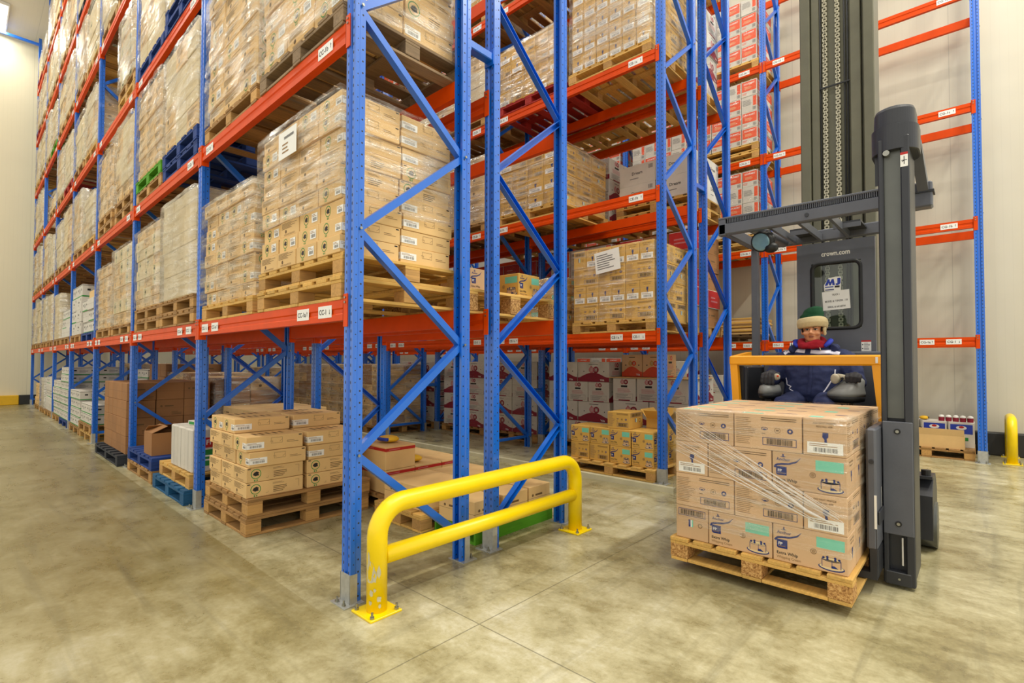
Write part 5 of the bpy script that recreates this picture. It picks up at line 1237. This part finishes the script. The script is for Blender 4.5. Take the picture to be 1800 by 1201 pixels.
# overhead guard
b = MB(); b.box(3.05, 3.12, -2.20, -.955, 2.535, 2.635, 'truck_grey', .01); og = tp(b, 'overhead_guard')
b = MB(); b.box(3.048, 3.13, -2.20, -.955, 2.672, 2.690, 'truck_grey', .004); b.box(3.05, 3.12, -1.02, -.955, 2.53, 2.675, 'truck_grey', .006); b.build('guard_top_rail', og)
b = MB(); y = -2.19
while y < -1.03: b.box(3.052, 3.12, y, y+.007, 2.635, 2.672, 'truck_grey'); y += .0135
b.box(3.085, 3.12, -2.2, -1.0, 2.635, 2.672, 'black_plastic'); b.build('slat_grille', og)
for y in (-.985, -2.14):
    b = MB(); b.box(3.11, 3.98, y-.03, y+.03, 2.55, 2.65, 'truck_grey', .008); b.build('side_rail', og)
b = MB(); b.box(3.93, 3.99, -2.16, -.96, 2.545, 2.65, 'truck_grey', .008); b.build('rear_rail', og)
for y in (-1.36, -1.58, -1.80):
    b = MB(); b.box(3.11, 3.93, y-.012, y+.012, 2.545, 2.61, 'truck_grey'); b.build('crossbar', og)
for y0, y1 in ((-1.56, -1.40), (-1.94, -1.74)):
    b = MB(); b.box(3.60, 3.93, y0, y1, 2.60, 2.615, 'truck_dark'); b.box(3.60, 3.612, y0, y1, 2.56, 2.6, 'truck_grey'); b.build('roof_plate', og)
b = MB(); b.sm = True; b.cyl((3.12, -1.22, 2.575), (3.93, -1.26, 2.575), .045, 'truck_grey', 16); b.build('roof_tube', og)
b = MB(); b.cyl((3.115, -1.66, 2.585), (3.042, -1.66, 2.585), .016, 'truck_dark', 12); b.build('guard_bolt', og)
b = MB(); b.box(3.93, 3.995, -1.02, -.955, .52, 2.55, 'truck_grey', .006); tp(b, 'rear_post')
b = MB(); b.box(3.93, 3.99, -2.17, -2.11, .52, 2.55, 'truck_grey', .006); tp(b, 'rear_post')
b = MB(); b.box(3.05, 3.16, -2.44, -2.20, 2.50, 2.68, 'truck_grey', .01); b.box(3.04, 3.17, -2.45, -2.19, 2.60, 2.615, 'truck_dark'); tp(b, 'guard_corner_block')
# round work lamp under the guard
lm = MB(); lm.sm = True
c = Vector((3.22, -1.27, 2.46)); ax = Vector((-.80, .12, -.25)).normalized()
lm.tube([c-ax*.13, c-ax*.08, c+ax*.014, c+ax*.022], [.045, .08, .09, .083], 'black_plastic', 24); wl = tp(lm, 'work_lamp')
b = MB(); b.sm = False; b.tube([c+ax*.0205, c+ax*.028], [.078, .068], 'lamp_lens', 24); b.build('lens', wl)
b = MB(); b.sm = True; b.tube([c-ax*.02+Vector((0, -.05, -.03)), c+Vector((.04, -.075, .03)), Vector((3.28, -1.30, 2.56))], [.03, .028, .024], 'black_plastic', 10); b.build('bracket', wl)
b = MB(); b.sm = True; b.ell(c+Vector((.02, -.07, -.06)), (.05, .06, .045), 'black_plastic', 12, 8); b.build('cable_gland', wl)
# auxiliary mast with forks, turned to the left
AX0, AX1, AY0, AY1 = 2.42, 2.77, -2.365, -2.205
b = MB(); b.box(AX0, AX0+.06, AY0, AY0+.045, .02, 2.82, 'truck_dark', .006); b.box(AX0, AX0+.06, AY1-.028, AY1, .02, 2.82, 'truck_dark', .006); b.box(AX0+.06, AX1, AY0, AY1, .06, 2.82, 'truck_dark', .006)
am = tp(b, 'auxiliary_mast')
b = MB(); b.box(AX0+.03, AX0+.0615, AY0+.046, AY1-.029, 1.05, 2.80, 'rail_worn'); b.build('worn_channel', am)
b = MB(); b.box(AX0-.006, AX0+.03, AY0+.004, AY1-.004, .33, 1.03, 'truck_grey', .004); pl = b.build('mast_cover_plate', am)
for z in (.97, .40):
    b = MB(); b.sm = False; b.cyl((AX0-.012, (AY0+AY1)/2, z), (AX0-.006, (AY0+AY1)/2, z), .017, 'black_plastic', 16); b.cyl((AX0-.016, (AY0+AY1)/2, z), (AX0-.012, (AY0+AY1)/2, z), .010, 'bolt_steel', 6); b.build('plate_bolt', pl)
b = MB(); b.box(AX0-.004, AX0+.06, AY0+.02, AY1-.01, .02, .10, 'truck_dark', .004); b.cyl((AX0-.008, (AY0+AY1)/2, .06), (AX0-.003, (AY0+AY1)/2, .06), .007, 'bolt_steel', 10); b.build('mast_foot', am)
b = MB(); b.box(AX0+.02, AX0+.035, AY0+.060, AY0+.068, .14, .31, 'ink_white'); b.build('grease_streak', am)
b = MB(); f = Face(b, (AX0, AY0+.044, 2.62), (0, -1, 0), (0, 0, 1), .038, .09); f.rect(0, 0, .038, .09, 'white_paper'); f.k += 1; f.rect(0, .075, .038, .09, 'ink_red'); f.line([(.019, .015), (.019, .065)], .004, 'ink_black'); f.line([(.005, .04), (.033, .04)], .004, 'ink_black'); f.line([(.008, .03), (.019, .04)], .004, 'ink_black'); b.build('warning_sticker', am)
b = MB()
def stad(z, g):
    pts = []; r = .115+g; cx0, cx1 = 2.53, 2.64; cy = -2.285
    for k in range(25): a = R(90+180*k/24); pts.append((cx0+r*math.cos(a), cy+r*math.sin(a), z))
    for k in range(25): a = R(-90+180*k/24); pts.append((cx1+r*math.cos(a), cy+r*math.sin(a), z))
    return pts
b.rings([stad(2.74, .0), stad(2.742, .008), stad(2.90, .008), stad(2.905, -.004), stad(3.005, -.008), stad(3.022, -.014), stad(3.03, -.03)], 'truck_dark')
mo = b.build('mast_head_cover', am)
b = MB(); b.prism([(2.50, -2.18, 2.74), (2.60, -2.18, 2.74), (2.50, -2.18, 2.55)], (0, -.02, 0), 'truck_dark'); b.cyl((2.41, -2.25, 2.725), (2.45, -2.25, 2.725), .018, 'bolt_steel', 10); b.build('head_bracket', am)
b = MB(); b.prism([(2.78, -2.40, 2.86), (2.82, -2.40, 2.90), (3.10, -2.42, 2.66), (3.05, -2.42, 2.60)], (0, .06, 0), 'truck_grey'); tp(b, 'mast_stay')
b = MB(); b.box(AX1+.001, 3.05, -2.34, -2.22, .18, .42, 'truck_dark', .01); b.box(AX1+.001, 3.05, -2.34, -2.22, .85, 1.0, 'truck_dark', .01); tp(b, 'turret_arm')
b = MB(); b.box(2.995, 3.05, -2.2, -1.02, .22, .40, 'truck_dark', .01); b.box(2.995, 3.05, -2.2, -1.02, .80, .92, 'truck_dark', .01); tp(b, 'traverse_frame')
b = MB(); b.box(2.20, 2.70, -2.203, -2.150, .27, 1.0, 'truck_grey', .012); b.box(2.24, 2.66, -2.203, -2.155, .10, .27, 'truck_dark', .008); cg = tp(b, 'fork_carriage')
b = MB(); b.cyl((2.194, -2.178, .80), (2.20, -2.178, .80), .014, 'truck_dark', 16); b.build('carriage_pin', cg)
b = MB(); b.box(2.395, 2.40, -2.2035, -2.2028, .42, .62, 'white_paper'); b.box(2.1985, 2.2005, -2.2025, -2.190, .40, .60, 'white_paper'); b.build('carriage_sticker', cg)
for x in (2.205, 2.46):
    b = MB(); b.prism([(x, -2.20, .092), (x, -2.20, .50), (x, -2.165, .50), (x, -2.165, .134), (x, -1.14, .112), (x, -1.14, .098)], (.095, 0, 0), 'truck_dark'); tp(b, 'fork')
b = MB(); b.box(2.22, 2.41, -2.215, -2.204, .42, .50, 'truck_dark', .004); tp(b, 'fork_bar')
# ------------------------------------------------------------------ the driver
def Pn(f, l, z): return Vector((3.6-f, -1.57-l, z))       # f forward, l to the driver's left, z up
def solid(b, name, vox, parent=None, smooth=4, disp=None, mats=None):
    """fuse overlapping shapes into one continuous skin"""
    me = b.mesh(name+'_raw'); o = bpy.data.objects.new(name, me); COL.objects.link(o)
    md = o.modifiers.new('r', 'REMESH'); md.mode = 'VOXEL'; md.voxel_size = vox; md.use_smooth_shade = True
    sm = o.modifiers.new('s', 'SMOOTH'); sm.iterations = smooth; sm.factor = .5
    if disp:
        tx = bpy.data.textures.new(name+'_folds', 'CLOUDS'); tx.noise_scale = disp[0]; tx.noise_depth = 2
        d = o.modifiers.new('d', 'DISPLACE'); d.texture = tx; d.strength = disp[1]; d.mid_level = .5; d.texture_coords = 'LOCAL'
    dg = bpy.context.evaluated_depsgraph_get(); m2 = bpy.data.meshes.new_from_object(o.evaluated_get(dg)); m2.name = name
    m2.materials.clear(); m2.materials.append(MAT[b.ms[0]]); o.modifiers.clear(); o.data = m2; bpy.data.meshes.remove(me)
    m2.polygons.foreach_set('material_index', [0]*len(m2.polygons)); m2.polygons.foreach_set('use_smooth', [True]*len(m2.polygons)); m2.update()
    if parent is not None: o.parent = parent
    return o
HC = (.015, .005)      # head centre offset (forward, left)
b = MB(); mk = 'skin'
H = lambda f, l, z: Pn(HC[0]+f*math.cos(.1)-l*math.sin(.1)*0-.0*l+(-l*math.sin(.10)), HC[1]+l*math.cos(.1)+f*math.sin(.10), z)
b.ell(H(-.015, 0, 1.725), (.096, .078, .088), mk, 24, 14); b.ell(H(.012, 0, 1.655), (.072, .066, .080), mk, 22, 12); b.ell(H(.038, 0, 1.608), (.040, .042, .030), mk, 18, 10)
for s in (-1, 1):
    b.ell(H(.055, s*.040, 1.655), (.030, .028, .024), mk, 14, 9)                # cheekbones
    b.ell(H(.066, s*.030, 1.707), (.018, .028, .010), mk, 12, 8)                # brow
    b.ell(H(-.01, s*.079, 1.675), (.020, .010, .032), mk, 12, 8)                # ears
    b.ell(H(.088, s*.014, 1.651), (.012, .010, .008), mk, 10, 7)                # nostril wings
b.tube([H(.074, 0, 1.700), H(.086, 0, 1.680), H(.100, 0, 1.657), H(.088, 0, 1.646)], [.010, .012, .015, .010], mk, 10)
b.ell(H(.076, 0, 1.632), (.014, .026, .007), mk, 12, 7); b.ell(H(.072, 0, 1.619), (.014, .022, .007), mk, 12, 7)
b.tube([H(-.01, 0, 1.63), Pn(-.03, 0, 1.54), Pn(-.06, 0, 1.47)], [.056, .058, .08], mk, 18)
# torso, arms, hands and legs under the clothes, one skin
b.tube([Pn(-.08, 0, 1.48), Pn(-.08, 0, 1.35), Pn(-.09, 0, 1.15), Pn(-.10, 0, 1.03)], [.11, .14, .13, .14], mk, 18)
for s in (-1, 1):
    b.ell(Pn(-.07, s*.13, 1.43), (.075, .10, .07), mk, 14, 9)
    hw = .345 if s > 0 else .285
    b.tube([Pn(-.06, s*.18, 1.43), Pn(.0, s*.29, 1.25), Pn(.05, s*.32, 1.22), Pn(.17, s*hw, 1.265)], [.055, .045, .042, .030], mk, 12)
    b.tube([Pn(-.10, s*.08, 1.02), Pn(.10, s*.12, 1.035), Pn(.34, s*.15, 1.03), Pn(.37, s*.15, .95), Pn(.38, s*.15, .62)], [.09, .085, .058, .055, .04], mk, 14)
    b.ell(Pn(.44, s*.15, .57), (.12, .045, .038), mk, 14, 8)
    b.ell(Pn(.21, s*hw, 1.272), (.045, .035, .02), mk, 12, 8)
    for k in range(4): b.tube([Pn(.235, s*(hw+(k-1.5)*.018), 1.275), Pn(.262, s*(hw+(k-1.5)*.019), 1.262), Pn(.272, s*(hw+(k-1.5)*.019), 1.235)], [.008, .0075, .006], mk, 8)
    b.tube([Pn(.195, s*(hw-.022), 1.272), Pn(.225, s*(hw-.047), 1.268), Pn(.25, s*(hw-.052), 1.262)], [.009, .008, .007], mk, 8)
person = solid(b, 'person', .0055, None, 5)
tag(person, 'person in navy winter jacket, green hat and red scarf seated in the truck cab', 'person')
def pc(b, name, lab=None):
    o = b.build(name, person)
    if lab: o['label'] = lab
    return o
for s in (-1, 1):
    b = MB(); b.sm = True; b.ell(H(.0655, s*.031, 1.688), (.014, .0165, .0075), 'eye_white', 14, 8); e = pc(b, 'eye')
    b = MB(); b.sm = True; b.ell(H(.0765, s*.031, 1.688), (.004, .0075, .0072), 'eye_dark', 12, 8); b.build('iris', e)
    b = MB(); b.sm = True; b.tube([H(.076, s*.012, 1.689), H(.081, s*.028, 1.6955), H(.074, s*.050, 1.690)], [.002, .0035, .002], 'eye_dark', 6); pc(b, 'eyelid')
    b = MB(); b.sm = True; b.tube([H(.080, s*.012, 1.706), H(.082, s*.030, 1.712), H(.073, s*.052, 1.707)], [.003, .0042, .002], 'hair_black', 6); pc(b, 'eyebrow')
    b = MB(); b.sm = True; b.ell(H(-.005, s*.0735, 1.695), (.030, .010, .030), 'hair_black', 12, 8); pc(b, 'hair')
b = MB(); b.sm = True; b.ell(H(.0865, 0, 1.6315), (.006, .024, .0042), 'lip', 14, 6); b.ell(H(.083, 0, 1.6215), (.006, .020, .0045), 'lip', 14, 6); pc(b, 'lips')
# hat: green knit crown with rolled fleece cuff and an ear flap
b = MB(); b.sm = True; q = random.Random(3); rg = []
for z, rx, ry, dl in ((1.77, .106, .102, 0), (1.79, .102, .096, .004), (1.807, .104, .094, -.006), (1.825, .094, .082, .004), (1.843, .098, .080, .010), (1.861, .090, .072, .006), (1.876, .088, .068, .012), (1.888, .07, .05, .014), (1.893, .03, .02, .014)):
    rg.append([H(-.02+rx*math.cos(2*math.pi*k/26)+q.uniform(-.002, .002), dl+ry*math.sin(2*math.pi*k/26), z+.006*math.sin(2*math.pi*k/26+z*60)) for k in range(26)])
b.rings(rg, 'green_knit'); hat = pc(b, 'hat', 'dark green knit hat with cream fleece cuff')
b = MB(); b.sm = True; rg = []
for a in range(9):
    t = 2*math.pi*a/8; rr = .016*math.cos(t); zz_ = 1.744+.046*math.sin(t)
    rg.append([H(-.012+(.108+rr)*math.cos(2*math.pi*k/30), (.106+rr)*math.sin(2*math.pi*k/30), zz_+.010*math.cos(2*math.pi*k/30)+.006*math.sin(4*math.pi*k/30)) for k in range(30)])
b.rings(rg, 'fleece', False); b.build('fleece_cuff', hat)['label'] = 'cream fleece cuff'
b = MB(); b.sm = True; b.ell(H(.01, .094, 1.690), (.03, .014, .035), 'fleece', 12, 8); b.ell(H(.02, .098, 1.655), (.016, .012, .02), 'fleece', 10, 7); b.build('ear_flap', hat)
# scarf
b = MB(); mk = 'red_scarf'
for k in range(22):
    a = 2*math.pi*k/22; a2 = 2*math.pi*(k+1)/22
    f0 = lambda a: Pn(-.015+.088*math.cos(a)+.01, .088*math.sin(a), 1.578-.022*math.cos(a)+.012*math.sin(3*a))
    b.tube([f0(a), f0(a2)], .030, mk, 10); g0 = lambda a: Pn(-.012+.094*math.cos(a)+.01, .098*math.sin(a), 1.553-.014*math.cos(a)); b.tube([g0(a), g0(a2)], .022, mk, 10)
o = solid(b, 'scarf', .008, person, 3, (.03, .012)); o['label'] = 'crimson neck scarf'
# jacket: torso and sleeves fused
b = MB(); mk = 'navy_cloth'
def ringz(z, rf, rl, df): return [Pn(df+rf*math.cos(2*math.pi*k/28), rl*math.sin(2*math.pi*k/28), z) for k in range(28)]
b.rings([ringz(1.055, .185, .235, -.06), ringz(1.12, .200, .245, -.05), ringz(1.22, .195, .240, -.05), ringz(1.33, .185, .245, -.06), ringz(1.42, .165, .235, -.07), ringz(1.48, .14, .19, -.07), ringz(1.53, .115, .14, -.06), ringz(1.55, .10, .12, -.06)], mk)
for s in (-1, 1):
    b.ell(Pn(-.07, s*.20, 1.425), (.105, .115, .092), mk, 18, 10)
    b.tube([Pn(-.07, s*.22, 1.43), Pn(-.03, s*.285, 1.34), Pn(.01, s*.325, 1.25), Pn(.07, s*.335, 1.235), Pn(.14, s*(.347 if s > 0 else .292), 1.258), Pn(.165, s*(.348 if s > 0 else .285), 1.268)], [.098, .088, .078, .072, .060, .055], mk, 16)
jk = solid(b, 'jacket', .010, person, 3, (.09, .030)); jk['label'] = 'navy padded jacket with white reflective tape'
dgm = BVHTree.FromPolygons([v.co[:] for v in jk.data.vertices], [p.vertices[:] for p in jk.data.polygons])
def ribbon(pts, w, mat, name, lift=.004, th=.003):
    """tape laid on the jacket: pts are (l, z) seen from the front"""
    b = MB(); rows = []
    for i, (l, z) in enumerate(pts):
        l2, z2 = pts[min(i+1, len(pts)-1)]; l1, z1 = pts[max(i-1, 0)]; t = Vector((l2-l1, z2-z1)).normalized(); nn = Vector((-t.y, t.x)); r = []
        for s in (-1, 0, 1):
            hit = dgm.ray_cast(Pn(.9, l+nn.x*w/2*s, z+nn.y*w/2*s), Vector((1, 0, 0)))
            if hit[0]: r.append(hit[0]+Vector((-lift, 0, 0)))
        if len(r) == 3: rows.append(r)
    vs = [p for r in rows for p in r]; n = len(vs); vs2 = vs+[p+Vector((th, 0, 0)) for p in vs]; fs = []
    for i in range(len(rows)-1):
        for k in range(2):
            a = i*3+k; fs.append((a, a+1, a+4, a+3)); fs.append((n+a, n+a+3, n+a+4, n+a+1))
        fs.append((i*3, i*3+3, n+i*3+3, n+i*3)); fs.append((i*3+2, n+i*3+2, n+i*3+5, i*3+5))
    if rows: b.add(vs2, fs, mat); b.sm = True; b.build(name, jk)
def poly_t(pts, n=10):
    out = []
    for (a, c), (d, e) in zip(pts[:-1], pts[1:]):
        for k in range(n): out.append((a+(d-a)*k/n, c+(e-c)*k/n))
    return out+[pts[-1]]
ribbon(poly_t([(-.225, 1.478), (-.205, 1.502), (-.12, 1.508), (-.045, 1.498)]), .034, 'reflective', 'reflective_tape')
ribbon(poly_t([(.0, 1.496), (.06, 1.488), (.14, 1.492), (.21, 1.474)]), .034, 'reflective', 'reflective_tape')
ribbon(poly_t([(-.205, 1.26), (-.19, 1.20), (-.145, 1.185), (-.165, 1.165), (-.13, 1.145), (-.15, 1.12)]), .008, 'reflective', 'reflective_piping')
ribbon(poly_t([(.165, 1.25), (.13, 1.18), (.085, 1.10)]), .010, 'reflective', 'reflective_piping')
ribbon(poly_t([(.185, 1.34), (.182, 1.28)]), .008, 'reflective', 'reflective_piping')
ribbon(poly_t([(.012, 1.46), (.008, 1.36), (.012, 1.25), (.0, 1.12)]), .030, 'navy_cloth', 'front_placket', .006, .006)
# hood lying on the shoulders, royal blue inside
b = MB(); mk = 'navy_cloth'
for k in range(-7, 8):
    a, a2 = math.pi+k*.27, math.pi+(k+1)*.27
    f0 = lambda a: Pn(-.05+.145*math.cos(a), .165*math.sin(a), 1.555+.012*math.cos(a)-.03*(1+math.cos(a)))
    b.tube([f0(a), f0(a2)], .036, mk, 12)
solid(b, 'hood', .010, person, 3, (.05, .016))
b = MB(); b.sm = True
for s in (-1, 1): b.tube([Pn(.055, s*.105, 1.540), Pn(.03, s*.128, 1.565), Pn(-.02, s*.138, 1.590), Pn(-.07, s*.125, 1.600)], [.012, .020, .022, .014], 'royal_lining', 12)
pc(b, 'hood_lining', 'royal blue hood lining')
b = MB(); b.sm = True
b.tube([Pn(.06, -.12, 1.535), Pn(.04, -.155, 1.555), Pn(.02, -.165, 1.585), Pn(.01, -.14, 1.605)], .003, 'black_plastic', 6); b.tube([Pn(.085, .075, 1.53), Pn(.095, .085, 1.50)], .004, 'console_beige', 6); pc(b, 'hood_cord')
# trousers
b = MB(); mk = 'navy_cloth'
b.ell(Pn(-.09, 0, 1.03), (.17, .21, .11), mk, 18, 10)
for s in (-1, 1): b.tube([Pn(-.10, s*.09, 1.03), Pn(.12, s*.125, 1.045), Pn(.35, s*.155, 1.03), Pn(.385, s*.155, .94), Pn(.385, s*.155, .66), Pn(.39, s*.155, .60)], [.105, .105, .085, .078, .07, .072], mk, 16)
solid(b, 'trousers', .012, person, 3, (.08, .020))
for s in (-1, 1):
    b = MB(); b.sm = True; b.ell(Pn(.45, s*.155, .573), (.14, .055, .052), 'black_plastic', 16, 9); b.tube([Pn(.39, s*.155, .57), Pn(.39, s*.155, .66)], .055, 'black_plastic', 14); pc(b, 'boot')
# gloves: palm, four separate fingers of different length, thumb
def glove(s):
    b = MB(); mk = 'glove_grey'; l0 = .347 if s > 0 else .285; sc = 1.18 if s > 0 else 1.25
    W_ = lambda f, l, z: Pn(.19+(f-.19)*sc, s*(l0+l*sc), 1.27+(z-1.27)*sc+(.0 if s > 0 else .012))
    b.tube([W_(.150, .0, 1.266), W_(.185, .0, 1.282), W_(.20, 0, 1.287)], [.046, .040, .036], mk, 14)
    b.ell(W_(.215, .0, 1.285), (.050, .046, .026), mk, 16, 9)
    if s < 0:      # right hand: curled down over the joystick, thumb on the beige knob
        for k, (ln, dz) in enumerate(((.95, 0), (1.05, .003), (1.0, .0), (.82, -.004))):
            l = .030-.021*k if False else -.032+.0215*k
            b.tube([W_(.235, l, 1.285+dz), W_(.265, l*1.08, 1.282+dz), W_(.283*1.0, l*1.1, 1.258+dz), W_(.285, l*1.1, 1.258-.036*ln), W_(.276, l*1.08, 1.258-.052*ln)], [.0165, .0155, .0145, .0138, .011], mk, 10)
        b.tube([W_(.198, -.030, 1.282), W_(.222, -.052, 1.284), W_(.248, -.064, 1.284), W_(.262, -.066, 1.278)], [.016, .014, .0128, .010], mk, 10)
    else:          # left hand: fingers closed round the handle, knuckles up
        for k, (ln, dz) in enumerate(((.92, 0), (1.05, .004), (1.0, .002), (.80, -.004))):
            l = -.034+.0225*k
            b.tube([W_(.232, l, 1.290+dz), W_(.258, l*1.05, 1.296+dz), W_(.275, l*1.06, 1.278+dz), W_(.270, l*1.06, 1.278-.028*ln), W_(.256, l*1.04, 1.278-.036*ln)], [.0160, .015, .0142, .0135, .0105], mk, 10)
        b.tube([W_(.198, -.032, 1.286), W_(.215, -.056, 1.284), W_(.236, -.068, 1.276), W_(.250, -.068, 1.266)], [.016, .014, .0128, .010], mk, 10)
    o = solid(b, 'glove', .0042, person, 2, (.02, .004)); o['label'] = f'dark grey work glove on the {"right" if s < 0 else "left"} hand'
    b = MB(); b.sm = True; b.tube([W_(.130, 0, 1.255), W_(.150, 0, 1.264)], [.060, .056], 'navy_cloth', 16); b.build('cuff', o)
glove(-1); glove(1)
# ------------------------------------------------------------------ drop what no view of the place shows (things wholly behind others)
def cull():
    bpy.context.view_layer.update()
    tops = {}
    def owner(o):
        k = o
        while k is not None:
            if k.name in CN: return k.name
            k = k.parent
        return ''
    CN = {o.name for o in CULL}
    V = []; F = []; OW = []; base = 0; geo = {}
    for o in scene.objects:
        if o.type != 'MESH' or o.name.startswith(('stretch_film', 'film_rope', 'window_pane', 'barcode', 'bay_label')) or o.name.split('.')[0] in ('ceiling', 'wall_end', 'person', 'jacket', 'trousers', 'glove', 'hood', 'scarf'): continue
        me = o.data
        if me.name not in geo:
            n = me.get('nb'); ps = [tuple(p.vertices) for p in (me.polygons[:n] if n else me.polygons)]
            nv = (max(max(p) for p in ps)+1) if ps else 0
            co = np.empty(len(me.vertices)*3, 'f'); me.vertices.foreach_get('co', co); geo[me.name] = (co.reshape(-1, 3)[:nv], ps)
        co, ps = geo[me.name]; M = np.array(o.matrix_world); w = co @ M[:3, :3].T+M[:3, 3]
        V += w.tolist(); F += [tuple(i+base for i in p) for p in ps]; OW += [o.name]*len(ps); base += len(co)
    bvh = BVHTree.FromPolygons(V, F); seen = set()
    own = {}
    for st, off in ((3.0, (0, 0)), (6.0, (-.45, .1)), (6.0, (.45, .1)), (7.0, (0, .35))):
        c = CAM+RT*off[0]+UP*off[1]; y = -40.
        while y < H1+40:
            x = -120.
            while x < W1+120:
                d = (FW+RT*((x-900)/FPX)-UP*((y-600.5-CYO)/FPX)).normalized()
                h = bvh.ray_cast(c, d)
                if h[2] is not None: seen.add(OW[h[2]])
                x += st
            y += st
    keep = set()
    for nme in seen:
        o = bpy.data.objects[nme]
        while o is not None: keep.add(o.name); o = o.parent
    loads = {}
    for n_, (pal, nick, i) in BELOW.items():
        if nick: loads.setdefault(nick, []).append((n_, i))
    for nick, L_ in loads.items():               # what a kept carton stands on stays too
        for lay in range(12, 0, -1):
            for n_, i in L_:
                if i[0] == lay and n_ in keep:
                    for m_, j in L_:
                        if j[0] == lay-1 and abs(i[1]-j[1]) < (i[4]+j[4])*.5-.02 and abs(i[2]-j[2]) < (i[5]+j[5])*.5-.02: keep.add(m_)
    for n_, (pal, nick, i) in BELOW.items():
        if n_ in keep: keep.update(pal)
    for n_, key in ON_BEAM.items():
        if n_ in keep: keep.update(BEAMS.get(key, []))
    dele = []
    for o in CULL:
        if o.name not in keep:
            dele.append(o); dele += list(o.children_recursive)
    ids = list({o.name: o for o in dele}.values()); n = len(ids)
    bpy.data.batch_remove(ids)
    empt = [o for o in scene.objects if o.type == 'EMPTY' and not o.children]
    bpy.data.batch_remove(empt)
    print('culled', n, 'left', len(scene.objects))
import time as _t
_t0 = _t.time(); cull(); print('cull time', round(_t.time()-_t0, 1))
from collections import Counter
print(Counter(o.get('category') for o in scene.objects if o.parent is None))
for o in scene.objects:
    for k in ('nb',):
        pass
for o in scene.objects:
    if o.parent is None and 'label' in o and len(o['label'].split()) > 16: print('LONG', o['label'])
